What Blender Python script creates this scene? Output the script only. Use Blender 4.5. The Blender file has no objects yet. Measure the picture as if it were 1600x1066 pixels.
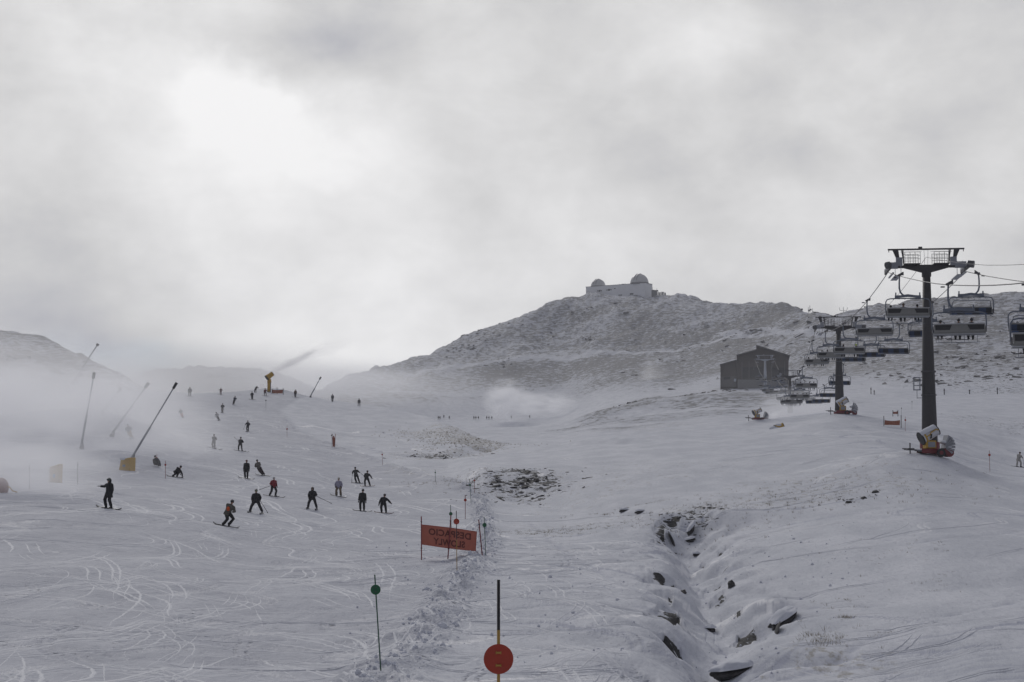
SKYB, SUNE, HAZE = .21, .85, .00018
import bpy, bmesh, math, random
import numpy as np
from mathutils import Vector, Matrix, Euler
R = math.radians
C = bpy.context.scene.collection
SC = bpy.context.scene
random.seed(7); rng = np.random.default_rng(11)
F = 2667.0; PIT = math.atan(217/F); CP, SP = math.cos(PIT), math.sin(PIT)

# ------------------------------------------------------------------ bearings
def uv(px, py):
    xc, yc = (px-800)/F, (533-py)/F
    k = CP - yc*SP
    return xc/k, (SP+yc*CP)/k
def at(px, py, d):
    u, v = uv(px, py); return Vector((u*d, d, v*d))

# ------------------------------------------------------------------ tagging
def tag(o, label=None, cat=None, group=None, kind=None):
    if label: o['label'] = label
    if cat: o['category'] = cat
    if group: o['group'] = group
    if kind: o['kind'] = kind
    return o
def empty(name, loc=(0,0,0), rz=0, label=None, cat=None, group=None):
    o = bpy.data.objects.new(name, None); C.objects.link(o)
    o.location = loc; o.rotation_euler = (0,0,rz); o.empty_display_size = .3
    return tag(o, label, cat, group)

# ------------------------------------------------------------------ materials
MATS = {}
def mat(name, col, rough=.6, metal=0, var=.12, scale=8, bump=.0, alpha=1, spec=.5):
    if name in MATS: return MATS[name]
    m = bpy.data.materials.new(name); m.use_nodes = True
    n, l = m.node_tree.nodes, m.node_tree.links
    b = n['Principled BSDF']; b.inputs['Roughness'].default_value = rough
    b.inputs['Metallic'].default_value = metal; b.inputs['Specular IOR Level'].default_value = spec
    tc = n.new('ShaderNodeTexCoord'); nz = n.new('ShaderNodeTexNoise')
    nz.inputs['Scale'].default_value = scale; nz.inputs['Detail'].default_value = 5
    l.new(tc.outputs['Object'], nz.inputs['Vector'])
    mx = n.new('ShaderNodeMix'); mx.data_type = 'RGBA'
    mx.inputs[6].default_value = (*[c*(1-var*1.6) for c in col], 1)
    mx.inputs[7].default_value = (*[min(1,c*(1+var*1.6)) for c in col], 1)
    l.new(nz.outputs[0], mx.inputs[0]); l.new(mx.outputs[2], b.inputs['Base Color'])
    if bump:
        bp = n.new('ShaderNodeBump'); bp.inputs['Strength'].default_value = bump; bp.inputs['Distance'].default_value = .02
        l.new(nz.outputs[0], bp.inputs['Height']); l.new(bp.outputs[0], b.inputs['Normal'])
    if alpha < 1: b.inputs['Alpha'].default_value = alpha
    MATS[name] = m; return m

# ------------------------------------------------------------------ mesh builder
class MB:
    def __init__(s): s.v = []; s.f = []
    def add(s, vs, fs):
        k = len(s.v); s.v += [tuple(v) for v in vs]; s.f += [tuple(k+i for i in f) for f in fs]; return s
    def box(s, c, d, rot=None):
        x, y, z = d[0]/2, d[1]/2, d[2]/2
        vs = [Vector(p) for p in ((-x,-y,-z),(x,-y,-z),(x,y,-z),(-x,y,-z),(-x,-y,z),(x,-y,z),(x,y,z),(-x,y,z))]
        if rot is not None: vs = [rot @ v for v in vs]
        return s.add([v+Vector(c) for v in vs], [(0,3,2,1),(4,5,6,7),(0,1,5,4),(1,2,6,5),(2,3,7,6),(3,0,4,7)])
    def tube(s, pts, r, n=8, cap=True):
        pts = [Vector(p) for p in pts]; rs = r if isinstance(r, (list,tuple)) else [r]*len(pts)
        vs = []; fs = []
        ref = None
        for i, p in enumerate(pts):
            t = (pts[min(i+1,len(pts)-1)] - pts[max(i-1,0)]).normalized()
            if ref is None: ref = t.orthogonal().normalized()
            a = (ref - t*ref.dot(t))
            a = a.normalized() if a.length > 1e-5 else t.orthogonal().normalized()
            ref = a; b = t.cross(a)
            for k in range(n):
                th = 2*math.pi*k/n; vs.append(p + (a*math.cos(th)+b*math.sin(th))*rs[i])
        for i in range(len(pts)-1):
            for k in range(n):
                k2 = (k+1)%n; fs.append((i*n+k, i*n+k2, (i+1)*n+k2, (i+1)*n+k))
        if cap: fs.append(tuple(range(n-1,-1,-1))); fs.append(tuple((len(pts)-1)*n+k for k in range(n)))
        return s.add(vs, fs)
    def ell(s, c, r, nu=12, nv=8, rot=None):
        vs = []; fs = []
        for i in range(nv+1):
            ph = math.pi*i/nv
            for k in range(nu):
                th = 2*math.pi*k/nu
                v = Vector((r[0]*math.sin(ph)*math.cos(th), r[1]*math.sin(ph)*math.sin(th), r[2]*math.cos(ph)))
                if rot is not None: v = rot @ v
                vs.append(v+Vector(c))
        for i in range(nv):
            for k in range(nu):
                k2 = (k+1)%nu; fs.append((i*nu+k, (i+1)*nu+k, (i+1)*nu+k2, i*nu+k2))
        return s.add(vs, fs)
    def prism(s, poly, y0, y1):   # polygon in XZ extruded along Y
        n = len(poly); vs = [(x,y0,z) for x,z in poly] + [(x,y1,z) for x,z in poly]
        fs = [tuple(range(n)), tuple(range(2*n-1,n-1,-1))] + [(i,i+n,(i+1)%n+n,(i+1)%n) for i in range(n)]
        return s.add(vs, fs)
    def mesh(s, name, m=None, smooth=False):
        me = bpy.data.meshes.new(name); me.from_pydata(s.v, [], s.f); me.validate()
        bm = bmesh.new(); bm.from_mesh(me); bmesh.ops.remove_doubles(bm, verts=bm.verts, dist=1e-5)
        bmesh.ops.recalc_face_normals(bm, faces=bm.faces); bm.to_mesh(me); bm.free()
        if m: me.materials.append(m)
        if smooth: me.shade_smooth()
        return me
    def obj(s, name, m, parent=None, smooth=False, bev=0):
        o = bpy.data.objects.new(name, s.mesh(name, m, smooth)); C.objects.link(o)
        if parent: o.parent = parent
        if bev:
            b = o.modifiers.new('bevel','BEVEL'); b.width = bev; b.segments = 2; b.limit_method='ANGLE'
        return o
def copy_tree(o, parent=None):
    c = o.copy(); C.objects.link(c); c.parent = parent
    for ch in o.children: copy_tree(ch, c)
    return c

# ------------------------------------------------------------------ noise in numpy
def vnoise(x, y, seed=0):
    xi = np.floor(x).astype(np.int64); yi = np.floor(y).astype(np.int64)
    fx = x-xi; fy = y-yi
    fx = fx*fx*fx*(fx*(fx*6-15)+10); fy = fy*fy*fy*(fy*(fy*6-15)+10)
    def h(a, b):
        n = (a*374761393 + b*668265263 + seed*1274126177) & 0xffffffff
        n = ((n ^ (n >> 13))*1274126177) & 0xffffffff
        n = (n ^ (n >> 16)) & 0xffffffff
        return n/4294967295.0*2-1
    return (h(xi,yi)*(1-fx)+h(xi+1,yi)*fx)*(1-fy) + (h(xi,yi+1)*(1-fx)+h(xi+1,yi+1)*fx)*fy
def fbm(x, y, sc, oct=4, seed=0, gain=.5):
    t = 0; a = 1; k = 1.0/sc
    for i in range(oct):
        c, s = math.cos(i*1.3+.4), math.sin(i*1.3+.4)
        t = t + a*vnoise((x*c-y*s)*k+i*17.3, (x*s+y*c)*k-i*9.1, seed+i); a *= gain; k *= 2.03
    return t
def pchip(x, y, q):
    x = np.asarray(x, float); y = np.asarray(y, float); h = np.diff(x); d = np.diff(y)/h
    m = np.zeros_like(y)
    w1 = 2*h[1:]+h[:-1]; w2 = h[1:]+2*h[:-1]
    ok = d[:-1]*d[1:] > 0
    mm = np.zeros(len(d)-1); mm[ok] = (w1[ok]+w2[ok])/(w1[ok]/d[:-1][ok]+w2[ok]/d[1:][ok])
    m[1:-1] = mm; m[0] = d[0]; m[-1] = d[-1]
    i = np.clip(np.searchsorted(x, q)-1, 0, len(x)-2)
    t = np.clip((q-x[i])/h[i], 0, 1)
    return y[i]*(1+2*t)*(1-t)**2 + h[i]*m[i]*t*(1-t)**2 + y[i+1]*t*t*(3-2*t) + h[i]*m[i+1]*t*t*(t-1)

# ------------------------------------------------------------------ terrain: ridge and slope lines, (distance, bearing row) per azimuth
# bottom, ..., near crest, hollow behind it, valley field, foot of hill, hill lower, hill upper, skyline
COL = {
 -500:[(40,1066),(60,930),(78,840),(95,796),(115,760),(150,715),(200,675),(260,640),(320,612),(350,620),(380,622),(420,610),(480,575),(540,535),(600,505),(800,632),(1180,590)],
 0:[(40,1066),(60,930),(80,840),(98,796),(118,760),(152,718),(200,682),(260,645),(330,612),(350,622),(380,626),(430,612),(490,585),(560,555),(640,529),(800,632),(1180,598)],
 100:[(40,1066),(60,930),(82,840),(100,797),(122,760),(160,718),(210,682),(270,645),(340,611),(355,622),(385,626),(430,615),(480,597),(540,575),(610,553),(800,632),(1180,600)],
 200:[(41,1066),(62,930),(86,840),(104,798),(130,758),(172,716),(225,682),(285,645),(350,612),(365,622),(390,626),(430,620),(470,612),(500,606),(540,601),(800,632),(1180,601)],
 222:[(41,1066),(62,930),(87,840),(105,798),(132,758),(175,716),(229,681),(289,645),(354,612),(370,623),(404,628),(430,625),(480,620),(520,615),(560,612),(800,632),(1180,590)],
 250:[(41,1066),(63,930),(88,840),(107,799),(136,757),(180,715),(235,680),(295,645),(360,613),(380,624),(420,630),(470,633),(520,635),(570,636),(620,635),(880,622),(1180,583)],
 300:[(42,1066),(64,930),(90,840),(110,800),(142,756),(190,714),(245,680),(302,646),(370,616),(390,626),(430,632),(480,633),(530,635),(580,636),(630,635),(880,622),(1180,581)],
 400:[(42,1066),(66,930),(97,840),(120,800),(155,756),(205,712),(265,678),(325,645),(405,614),(425,624),(460,632),(510,633),(560,635),(610,636),(660,635),(880,622),(1180,590)],
 440:[(42,1066),(66,930),(99,840),(124,800),(160,756),(212,712),(270,680),(330,648),(405,616),(425,626),(465,636),(515,633),(565,635),(615,636),(665,635),(880,622),(1180,596)],
 480:[(42,1066),(66,930),(101,840),(128,800),(165,756),(220,712),(278,682),(335,651),(405,621),(425,632),(470,642),(660,640),(740,628),(790,622),(850,617),(960,628),(1200,606)],
 560:[(42,1066),(66,930),(104,840),(136,800),(178,756),(235,714),(295,684),(345,656),(405,632),(425,643),(480,652),(700,648),(800,630),(880,608),(950,589),(1092.5,649),(1450,700)],
 640:[(42,1066),(66,930),(105,840),(138,798),(178,756),(225,722),(290,690),(340,666),(395,645),(420,655),(500,658),(760,655),(860,622),(960,590),(1030,563),(1184.5,623),(1450,700)],
 700:[(42,1066),(66,930),(105,840),(138,796),(172,758),(212,732),(260,704),(310,678),(350,664),(380,671),(480,668),(800,655),(900,612),(1000,572),(1080,541),(1242.0,601),(1450,700)],
 760:[(42,1066),(66,930),(105,840),(138,796),(162,770),(176,737),(230,716),(270,701),(300,689),(330,697),(420,680),(820,654),(910,608),(1020,560),(1100,517),(1265.0,577),(1450,700)],
 810:[(42,1066),(66,930),(105,840),(138,800),(160,780),(177,735),(220,718),(258,705),(285,695),(310,702),(400,684),(820,652),(920,602),(1030,546),(1110,500),(1276.5,560),(1450,700)],
 870:[(42,1066),(66,930),(104,840),(135,800),(156,778),(177,735),(215,715),(250,701),(275,692),(305,698),(400,680),(800,650),(920,596),(1040,535),(1120,474),(1288.0,534),(1450,700)],
 950:[(42,1066),(66,930),(100,840),(128,796),(150,765),(178,730),(210,708),(238,694),(262,684),(295,690),(400,668),(640,640),(860,590),(1010,530),(1120,464),(1288.0,524),(1450,700)],
 1050:[(42,1066),(66,930),(97,840),(122,793),(146,755),(175,722),(200,703),(225,689),(250,679),(285,686),(380,664),(560,632),(800,590),(980,530),(1110,466),(1276.5,526),(1450,700)],
 1150:[(42,1066),(66,930),(94,840),(117,792),(140,752),(167,718),(190,702),(215,687),(238,677),(275,686),(350,664),(600,614),(780,572),(930,522),(1080,481),(1242.0,541),(1450,700)],
 1240:[(42,1066),(66,930),(90,844),(112,792),(134,750),(160,714),(182,698),(206,680),(228,668),(260,678),(350,655),(560,616),(720,572),(840,528),(980,487),(1127.0,547),(1450,700)],
 1310:[(42,1066),(66,930),(86,850),(106,792),(126,752),(152,714),(175,694),(200,672),(226,657),(250,670),(340,650),(530,618),(640,580),(760,540),(880,502),(1011.9999999999999,562),(1450,700)],
 1380:[(42,1066),(66,930),(84,850),(102,794),(120,752),(142,718),(165,698),(195,678),(230,662),(250,673),(330,652),(520,617),(620,578),(730,535),(850,489),(977.4999999999999,549),(1450,700)],
 1455:[(42,1066),(64,930),(81,850),(97,800),(115,762),(134,732),(160,712),(195,686),(235,667),(255,678),(325,655),(510,616),(600,576),(710,525),(840,481),(965.9999999999999,541),(1450,700)],
 1530:[(41,1066),(63,930),(80,850),(97,804),(118,768),(145,738),(180,716),(210,696),(240,677),(260,687),(325,660),(500,615),(590,572),(700,520),(820,472),(942.9999999999999,532),(1450,700)],
 1600:[(41,1066),(62,930),(80,850),(98,806),(122,770),(155,742),(190,724),(220,704),(250,686),(270,694),(325,664),(490,614),(580,570),(690,516),(800,468),(919.9999999999999,528),(1450,700)],
 2100:[(40,1066),(60,930),(78,850),(96,806),(122,770),(160,742),(195,724),(225,704),(255,690),(275,696),(325,664),(480,612),(560,566),(660,510),(760,450),(873.9999999999999,510),(1450,700)],
}
CX = sorted(COL); K = 17
cu = np.array([uv(px,750)[0] for px in CX])
cd = np.log(np.array([[p[0] for p in COL[px]] for px in CX], float))
cv = np.array([[uv(px,p[1])[1] for p in COL[px]] for px in CX])
NU, NY = 1900, 1250
ucent = np.linspace(-.36, .36, NU)
side = .36 + np.geomspace(.004, 1.1, 45)
U = np.concatenate([-side[::-1], ucent, side])
Yr = np.geomspace(2.2, 1750, NY)
LY0, LDY = math.log(Yr[0]), math.log(Yr[1]/Yr[0])
KD = np.stack([pchip(cu, cd[:,k], np.clip(U, cu[0], cu[-1])) for k in range(K)], 1)
KV = np.stack([pchip(cu, cv[:,k], np.clip(U, cu[0], cu[-1])) for k in range(K)], 1)
KD = np.exp(KD); KZ = KV*KD
Z = np.zeros((NY, len(U))); KI = np.zeros_like(Z)
for j in range(len(U)):
    x = np.concatenate([[0, 17], KD[j], [KD[j,-1]*1.12, KD[j,-1]*1.35, 3000]])
    z = np.concatenate([[-2.2, -4.0], KZ[j], [KZ[j,-1]-6, KZ[j,-1]*.5, -20]])
    Z[:,j] = pchip(x, z, Yr)
    KI[:,j] = np.interp(Yr, KD[j], np.arange(K), left=0, right=K)
YY = np.repeat(Yr[:,None], len(U), 1); XX = YY*U[None,:]
def sm(a, b, x):
    t = np.clip((x-a)/(b-a), 0, 1); return t*t*(3-2*t)
ZB = Z.copy()
def gidx(X, Y):
    return (np.log(Y)-LY0)/LDY, np.interp(X/Y, U, np.arange(len(U)))
def H(X, Y, G=None):
    G = Z if G is None else G
    i, j = gidx(X, Y); i0 = int(min(max(i,0), NY-2)); j0 = int(min(max(j,0), len(U)-2))
    a, b = i-i0, j-j0
    return float((G[i0,j0]*(1-b)+G[i0,j0+1]*b)*(1-a) + (G[i0+1,j0]*(1-b)+G[i0+1,j0+1]*b)*a)
def Hv(X, Y):
    i = np.clip((np.log(Y)-LY0)/LDY, 0, NY-2.001); j = np.clip(np.interp(X/Y, U, np.arange(len(U))), 0, len(U)-2.001)
    i0 = i.astype(int); j0 = j.astype(int); a = i-i0; b = j-j0
    return (Z[i0,j0]*(1-b)+Z[i0,j0+1]*b)*(1-a) + (Z[i0+1,j0]*(1-b)+Z[i0+1,j0+1]*b)*a
def ground(px, py, dmin=8, dmax=1600, G=None):
    u, v = uv(px, py); g = Z if G is None else G
    j = np.interp(u, U, np.arange(len(U))); j0 = int(j); b = j-j0
    col = (g[:,j0]*(1-b)+g[:,j0+1]*b) - v*Yr
    ii = np.where((Yr>dmin)&(Yr<dmax)&(col>=0))[0]
    if len(ii)==0:
        ii2 = np.where((Yr>dmin)&(Yr<dmax))[0]; i = ii2[np.argmax(col[ii2]/Yr[ii2])]; Y = Yr[i]
    else:
        i = max(ii[0],1); a, c = col[i-1], col[i]; t = -a/(c-a) if c != a else 0
        Y = Yr[i-1]+(Yr[i]-Yr[i-1])*min(max(t,0),1)
    return Vector((u*Y, Y, H(u*Y, Y, g)))
def worldpath(pxs, **k): return [ground(px, py, G=ZB, **k) for px, py in pxs]
def pathdist(P, pad):
    """distance of every grid point to a polyline, only near it"""
    xs = [p.x for p in P]; ys = [p.y for p in P]
    rows = np.where((Yr > min(ys)-pad) & (Yr < max(ys)+pad))[0]; r0, r1 = rows[0], rows[-1]+1
    X = XX[r0:r1]; Y = YY[r0:r1]; D = np.full(X.shape, 1e9); Tt = np.zeros(X.shape); Sg = np.zeros(X.shape)
    L = 0
    for a, b in zip(P[:-1], P[1:]):
        dx, dy = b.x-a.x, b.y-a.y; l = math.hypot(dx, dy)
        t = np.clip(((X-a.x)*dx+(Y-a.y)*dy)/(l*l), 0, 1)
        d = np.hypot(X-a.x-t*dx, Y-a.y-t*dy); k = d < D
        D = np.where(k, d, D); Tt = np.where(k, L+t*l, Tt); Sg = np.where(k, np.sign((X-a.x)*dy-(Y-a.y)*dx), Sg); L += l
    return slice(r0, r1), D, Tt/L, Sg

near = 1-sm(380, 520, YY)
hill = sm(11.0, 12.2, KI)*(1-sm(16.6,17,KI))
ROCK = np.zeros_like(Z); STONE = np.zeros_like(Z); GRASS = np.zeros_like(Z); TRACK = np.zeros_like(Z); CHURN = np.zeros_like(Z)
# broad undulation
Z += near*sm(15,45,YY)*(.18*fbm(XX,YY,16,2,3) + .05*fbm(XX,YY,4,2,5)*sm(200,60,YY))
Z += (1-near)*(1-hill)*1.0*fbm(XX,YY,60,3,9)
hn = fbm(XX,YY,70,6,21,.55)
Z += hill*sm(12,13,KI)*(.9*np.abs(fbm(XX,YY,9,2,35)) + 2.6*hn + 1.5*np.abs(fbm(XX,YY,18,5,33,.55)))*np.clip(YY/900,.4,1.1)
ROCK += hill*(.465+.06*fbm(XX,YY,90,3,40)+.06*fbm(XX,YY,25,2,41))
# the gully with its undercut banks
GP = worldpath([(1085,806),(1074,822),(1084,838),(1078,855),(1096,876),(1094,900),(1118,925),(1122,950),(1104,975),(1106,1005),(1134,1030),(1150,1064)])
GP += [Vector((GP[-1].x+1.0, GP[-1].y-5, 0)), Vector((GP[-1].x+1.6, GP[-1].y-14, 0))]
s, D, T, G_ = pathdist(GP, 18)
wob = fbm(XX[s],YY[s],2.6,3,51)
Dw = D*(1+.28*wob)+.35*wob
depth = 1.25*sm(0,.06,T)*(1-.25*T)
rside = np.interp(YY[s], [p.y for p in GP][::-1], [p.x for p in GP][::-1]); wr = np.tanh((XX[s]-rside)/1.6)
Z[s] -= depth*np.exp(-(Dw/1.25)**2.0*(.95-.35*wr))
Z[s] -= (.72+.28*wr)*sm(0,.1,T)*np.exp(-(D/(4.4+.9*wr))**2)
bank = np.exp(-((D-2.2)/1.6)**2)
Z[s] += bank*.34*np.abs(fbm(XX[s]+.5*YY[s],YY[s]*.5,2.6,2,55,.35)) + .05*np.exp(-(D/3)**2)*fbm(XX[s]*1.2,YY[s],1.4,2,57)
holes = sm(.62,.82,fbm(XX[s]*.9,YY[s]*.55,1.1,2,61)+.10)*np.exp(-((D-1.4)/1.1)**2)
Z[s] -= holes*.30; STONE[s] = np.maximum(STONE[s], sm(.35,.9,holes)*.9)
GUL = np.zeros_like(Z); GUL[s] = np.exp(-(D/6)**4)
# a smaller gully higher up and the stony bank
for (pp, dp, w) in [([(980,800),(1030,803),(1085,806)], .5, .9), ([(740,765),(790,778),(830,782),(900,792),(980,800)], .35, 1.2),
                    ([(640,712),(700,716),(760,700)], .7, 2.2), ([(1000,690),(880,694),(800,694)], .5, 2.0)]:
    s, D, T, G_ = pathdist(worldpath(pp), 14)
    Z[s] -= dp*np.exp(-(D*(1+.3*fbm(XX[s],YY[s],3,2,71))/w)**2)
def blob(px, py, rx, ry, arr, val, seed):
    P = ground(px, py, G=ZB); q = ((XX-P.x)/rx)**2 + ((YY-P.y)/ry)**2
    q = q*np.exp(1.1*fbm(XX,YY,max(rx,2)*.6,3,seed))
    np.maximum(arr, val*np.clip(1.3-q,0,1)**.8, out=arr)
blob(812,756, 3.4,11, STONE,.66,81); blob(835,745, 2.6,8, STONE,.62,82); blob(785,752, 3.5,8, STONE,.5,83); blob(845,762,3,8,STONE,.5,183)
blob(690,714, 6,10, STONE,.72,84); blob(1085,806, 2.2,3.0, STONE,.55,85); blob(1050,803, 2.4,2.2, STONE,.5,86)
blob(740,690, 8,22, GRASS,.85,87); blob(690,676, 8,22, GRASS,.7,88); blob(700,712, 9,14, GRASS,.6,95); blob(1190,788, 9,9, GRASS,.42,89); blob(900,757, 14,26, GRASS,.35,90)
blob(980,735, 12,20, GRASS,.3,91); blob(1280,760, 10,12, GRASS,.4,92); blob(1300,1000,1.6,3.5, GRASS,.55,93); blob(880,825,5,8,GRASS,.35,94)
blob(560,692, 12,26, GRASS,.34,96); blob(640,735, 5,12, GRASS,.4,97)
blob(1550,660, 14,28, STONE,.42,98); blob(1560,600, 34,60, STONE,.5,99)
blob(985,640, 28,60, ROCK,.42,100); blob(1040,650, 30,60, ROCK,.36,101); blob(1150,625, 26,60, ROCK,.4,102)
blob(1030,665, 20,30, GRASS,.45,103)
Z += .3*STONE*np.abs(fbm(XX,YY,1.6,3,105))*sm(600,200,YY)
# the ploughed berm along the edge of the run
BP = worldpath([(436,640),(450,664),(480,684),(540,703),(590,722),(650,740),(690,748),(725,760),(748,782),(752,812),(758,850),(742,880),(716,916),(686,958),(652,1002),(612,1048),(560,1100)])
s, D, T, G_ = pathdist(BP, 8)
lump = fbm(XX[s],YY[s],.55,3,111); lumpb = fbm(XX[s],YY[s],1.6,3,113)
e = np.exp(-(D/.85)**2)*sm(0,.12,T)
Z[s] += e*(.22+.16*lumpb) + np.exp(-(D/1.15)**4)*.14*np.maximum(lump,0)*sm(260,120,YY[s])
CHURN[s] = np.maximum(CHURN[s], np.exp(-(D/1.1)**2))
# mounds at tower feet and snow piles round the lances
def mound(px, py, h, rx, ry, d=None, dy=0):
    P = ground(px, py, G=ZB) if d is None else Vector((uv(px,py)[0]*d, d, 0))
    q = ((XX-P.x)/rx)**2 + ((YY-P.y-dy)/ry)**2; Z[:] += h*np.exp(-q*1.2); return P
mound(1440,735, 1.1, 6.5, 7, 134); mound(1322,657, .9, 7, 8, 228); mound(1185,668, .9,5,5,345)
mound(150,712, 2.6, 10, 13, 205); mound(60,700,2.5,16,18,190); mound(190,735,.9,6,7,165)
mound(965,1035,.55,2.2,3.2); mound(1020,985,.25,1.2,2.5); mound(428,612,1.0,6,6,398); mound(985,640,3.0,40,30,560)
# ski tracks: shallow grooves, pale loose snow, and rut shade painted as dark strokes
def splat(X, Y, val, dz):
    ok = (Y>3)&(Y<1700); X, Y, val = X[ok], Y[ok], val[ok]
    i = np.rint((np.log(Y)-LY0)/LDY).astype(int); j = np.rint(np.interp(X/Y, U, np.arange(len(U)))).astype(int)
    ok = (i>=0)&(i<NY)&(j>45)&(j<len(U)-45); i, j, val = i[ok], j[ok], val[ok]
    cur = TRACK[i,j]; TRACK[i,j] = np.where(np.abs(val)>np.abs(cur), val, cur)
def track(x0, y0, hd, length, amp, wl, wid=.10, gap=.32, val=.8, single=False):
    n = int(length/.03); t = np.linspace(0, length, n); ph = rng.uniform(0,6.28)
    off = amp*np.sin(t/wl*2*math.pi+ph) + .4*amp*np.sin(t/wl*1.3+ph*2)
    cx = x0 + math.sin(hd)*t + math.cos(hd)*off; cy = y0 - math.cos(hd)*t + math.sin(hd)*off
    fade = np.abs(np.cos(t/wl*math.pi*1.1+ph))**.5
    for g in ([0] if single else [-gap/2, gap/2]):
        for w in np.arange(-wid/2, wid/2+.001, .03):
            splat(cx+g+w, cy, val*fade, 0)
for k in range(70):
    y0 = rng.uniform(45, 330)**1.0; x0 = rng.uniform(-.33, -.02)*y0
    track(x0, y0, rng.normal(.1,.7), rng.uniform(6,30), rng.uniform(.3,2.6), rng.uniform(6,18), wid=rng.uniform(.03,.16), val=rng.choice([1,.8,-.8]))
for k in range(40):
    y0 = rng.uniform(44, 110); x0 = rng.uniform(-.33,-.01)*y0
    track(x0, y0, rng.normal(.2,1.0), rng.uniform(3,12), rng.uniform(.3,2.0), rng.uniform(5,14), wid=rng.uniform(.02,.14), val=rng.choice([1,.8,.6,-.9]))
for k in range(30):   # ungroomed middle and right
    y0 = rng.uniform(46, 108); x0 = rng.uniform(0,.13)*y0
    track(x0, y0, rng.normal(-.5,.8), rng.uniform(4,22), rng.uniform(.3,2.5), rng.uniform(6,16), wid=rng.uniform(.02,.10), val=rng.choice([-1,-.8,.8]))
for k in range(46):
    y0 = rng.uniform(42, 56); x0 = rng.uniform(.17,.36)*y0
    track(x0, y0, rng.normal(-1.45,.12), rng.uniform(3,12), rng.uniform(.1,.7), rng.uniform(6,16), wid=rng.uniform(.05,.3), val=rng.choice([-.9,-.7,-.5]))
for k in range(40):
    y0 = rng.uniform(95, 230); x0 = rng.uniform(.18,.34)*y0
    track(x0, y0, rng.normal(-.6,.6), rng.uniform(6,20), rng.uniform(.3,2.5), rng.uniform(6,16), val=rng.choice([-.8,-.6,.5]))
# one long traverse into the gully
for pp in ([(1600,830),(1520,842),(1440,850),(1360,842)], [(1380,938),(1300,932),(1225,922),(1180,945),(1130,948)], [(1600,935),(1540,950),(1480,958),(1400,968),(1330,990),(1290,1010)],
           [(1095,1000),(1060,960),(1010,925),(960,905),(900,880),(860,840),(830,815)]):
    P = worldpath(pp)
    s, D, T, G_ = pathdist(P, 5)
    m = np.exp(-(D/.28)**2)*(.55+.7*fbm(XX[s],YY[s],.8,2,120))
    TRACK[s] = np.where(m>.25, -.7*np.clip(m,0,1), TRACK[s]); Z[s] -= .05*np.exp(-(D/.3)**2)
# soften, then cut
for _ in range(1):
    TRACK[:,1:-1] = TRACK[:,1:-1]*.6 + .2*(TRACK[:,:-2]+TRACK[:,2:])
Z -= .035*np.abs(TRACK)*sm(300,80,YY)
smooth_f = sm(.115,.135,U[None,:]+0*YY)*sm(.27,.24,U[None,:]+0*YY)*sm(57,62,YY)*sm(100,85,YY)
grm = sm(12,40,YY)*sm(330,120,YY)*(1-.85*smooth_f)
Z += grm*(.020*fbm(XX,YY,1.3,2,131) + .012*fbm(XX*1.0,YY*.35,.45,2,133)*sm(120,60,YY))
CH2 = sm(.15,.6,fbm(XX,YY,5,3,141))*sm(-.02,.02,U[None,:]-(.02))*sm(.13,.09,U[None,:])*sm(130,90,YY)
CHURN = np.maximum(CHURN, CH2*.55)
Z += CH2*.05*fbm(XX,YY*.5,.7,2,143)
ROCK = np.clip(ROCK,0,1)
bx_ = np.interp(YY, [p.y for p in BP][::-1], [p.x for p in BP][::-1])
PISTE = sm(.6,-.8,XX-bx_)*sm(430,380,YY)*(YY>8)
# pale tracks cut across the hill
for pp in ([(640,590),(700,582),(780,572),(860,565),(980,552),(1100,540),(1240,526)], [(620,612),(700,618),(800,614)], [(1130,520),(1200,522),(1290,530)]):
    P = worldpath(pp, dmin=560)
    s, D, T, G_ = pathdist(P, 60)
    w = np.exp(-(D/4.5)**2); ROCK[s] *= 1-.6*w; Z[s] += w*.5
def smooth_obj():
    nr, nc = Z.shape
    co = np.stack([XX, YY, Z], -1).reshape(-1,3).astype(np.float32)
    i = np.arange((nr-1)*(nc-1)); r = i//(nc-1); c = i%(nc-1); a = r*nc+c
    q = np.stack([a, a+1, a+nc+1, a+nc], 1).astype(np.int32)
    me = bpy.data.meshes.new('snow_ground')
    me.vertices.add(len(co)); me.vertices.foreach_set('co', co.ravel())
    me.loops.add(len(q)*4); me.loops.foreach_set('vertex_index', q.ravel())
    me.polygons.add(len(q)); me.polygons.foreach_set('loop_start', np.arange(len(q), dtype=np.int32)*4)
    me.polygons.foreach_set('use_smooth', np.ones(len(q), bool))
    me.update(calc_edges=True)
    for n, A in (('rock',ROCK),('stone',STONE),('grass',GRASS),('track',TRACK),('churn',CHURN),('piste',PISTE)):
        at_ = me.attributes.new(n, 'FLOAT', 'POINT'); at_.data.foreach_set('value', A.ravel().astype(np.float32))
    o = bpy.data.objects.new('snow_ground', me); C.objects.link(o); o['kind'] = 'structure'; return o
GROUND = smooth_obj()

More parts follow.
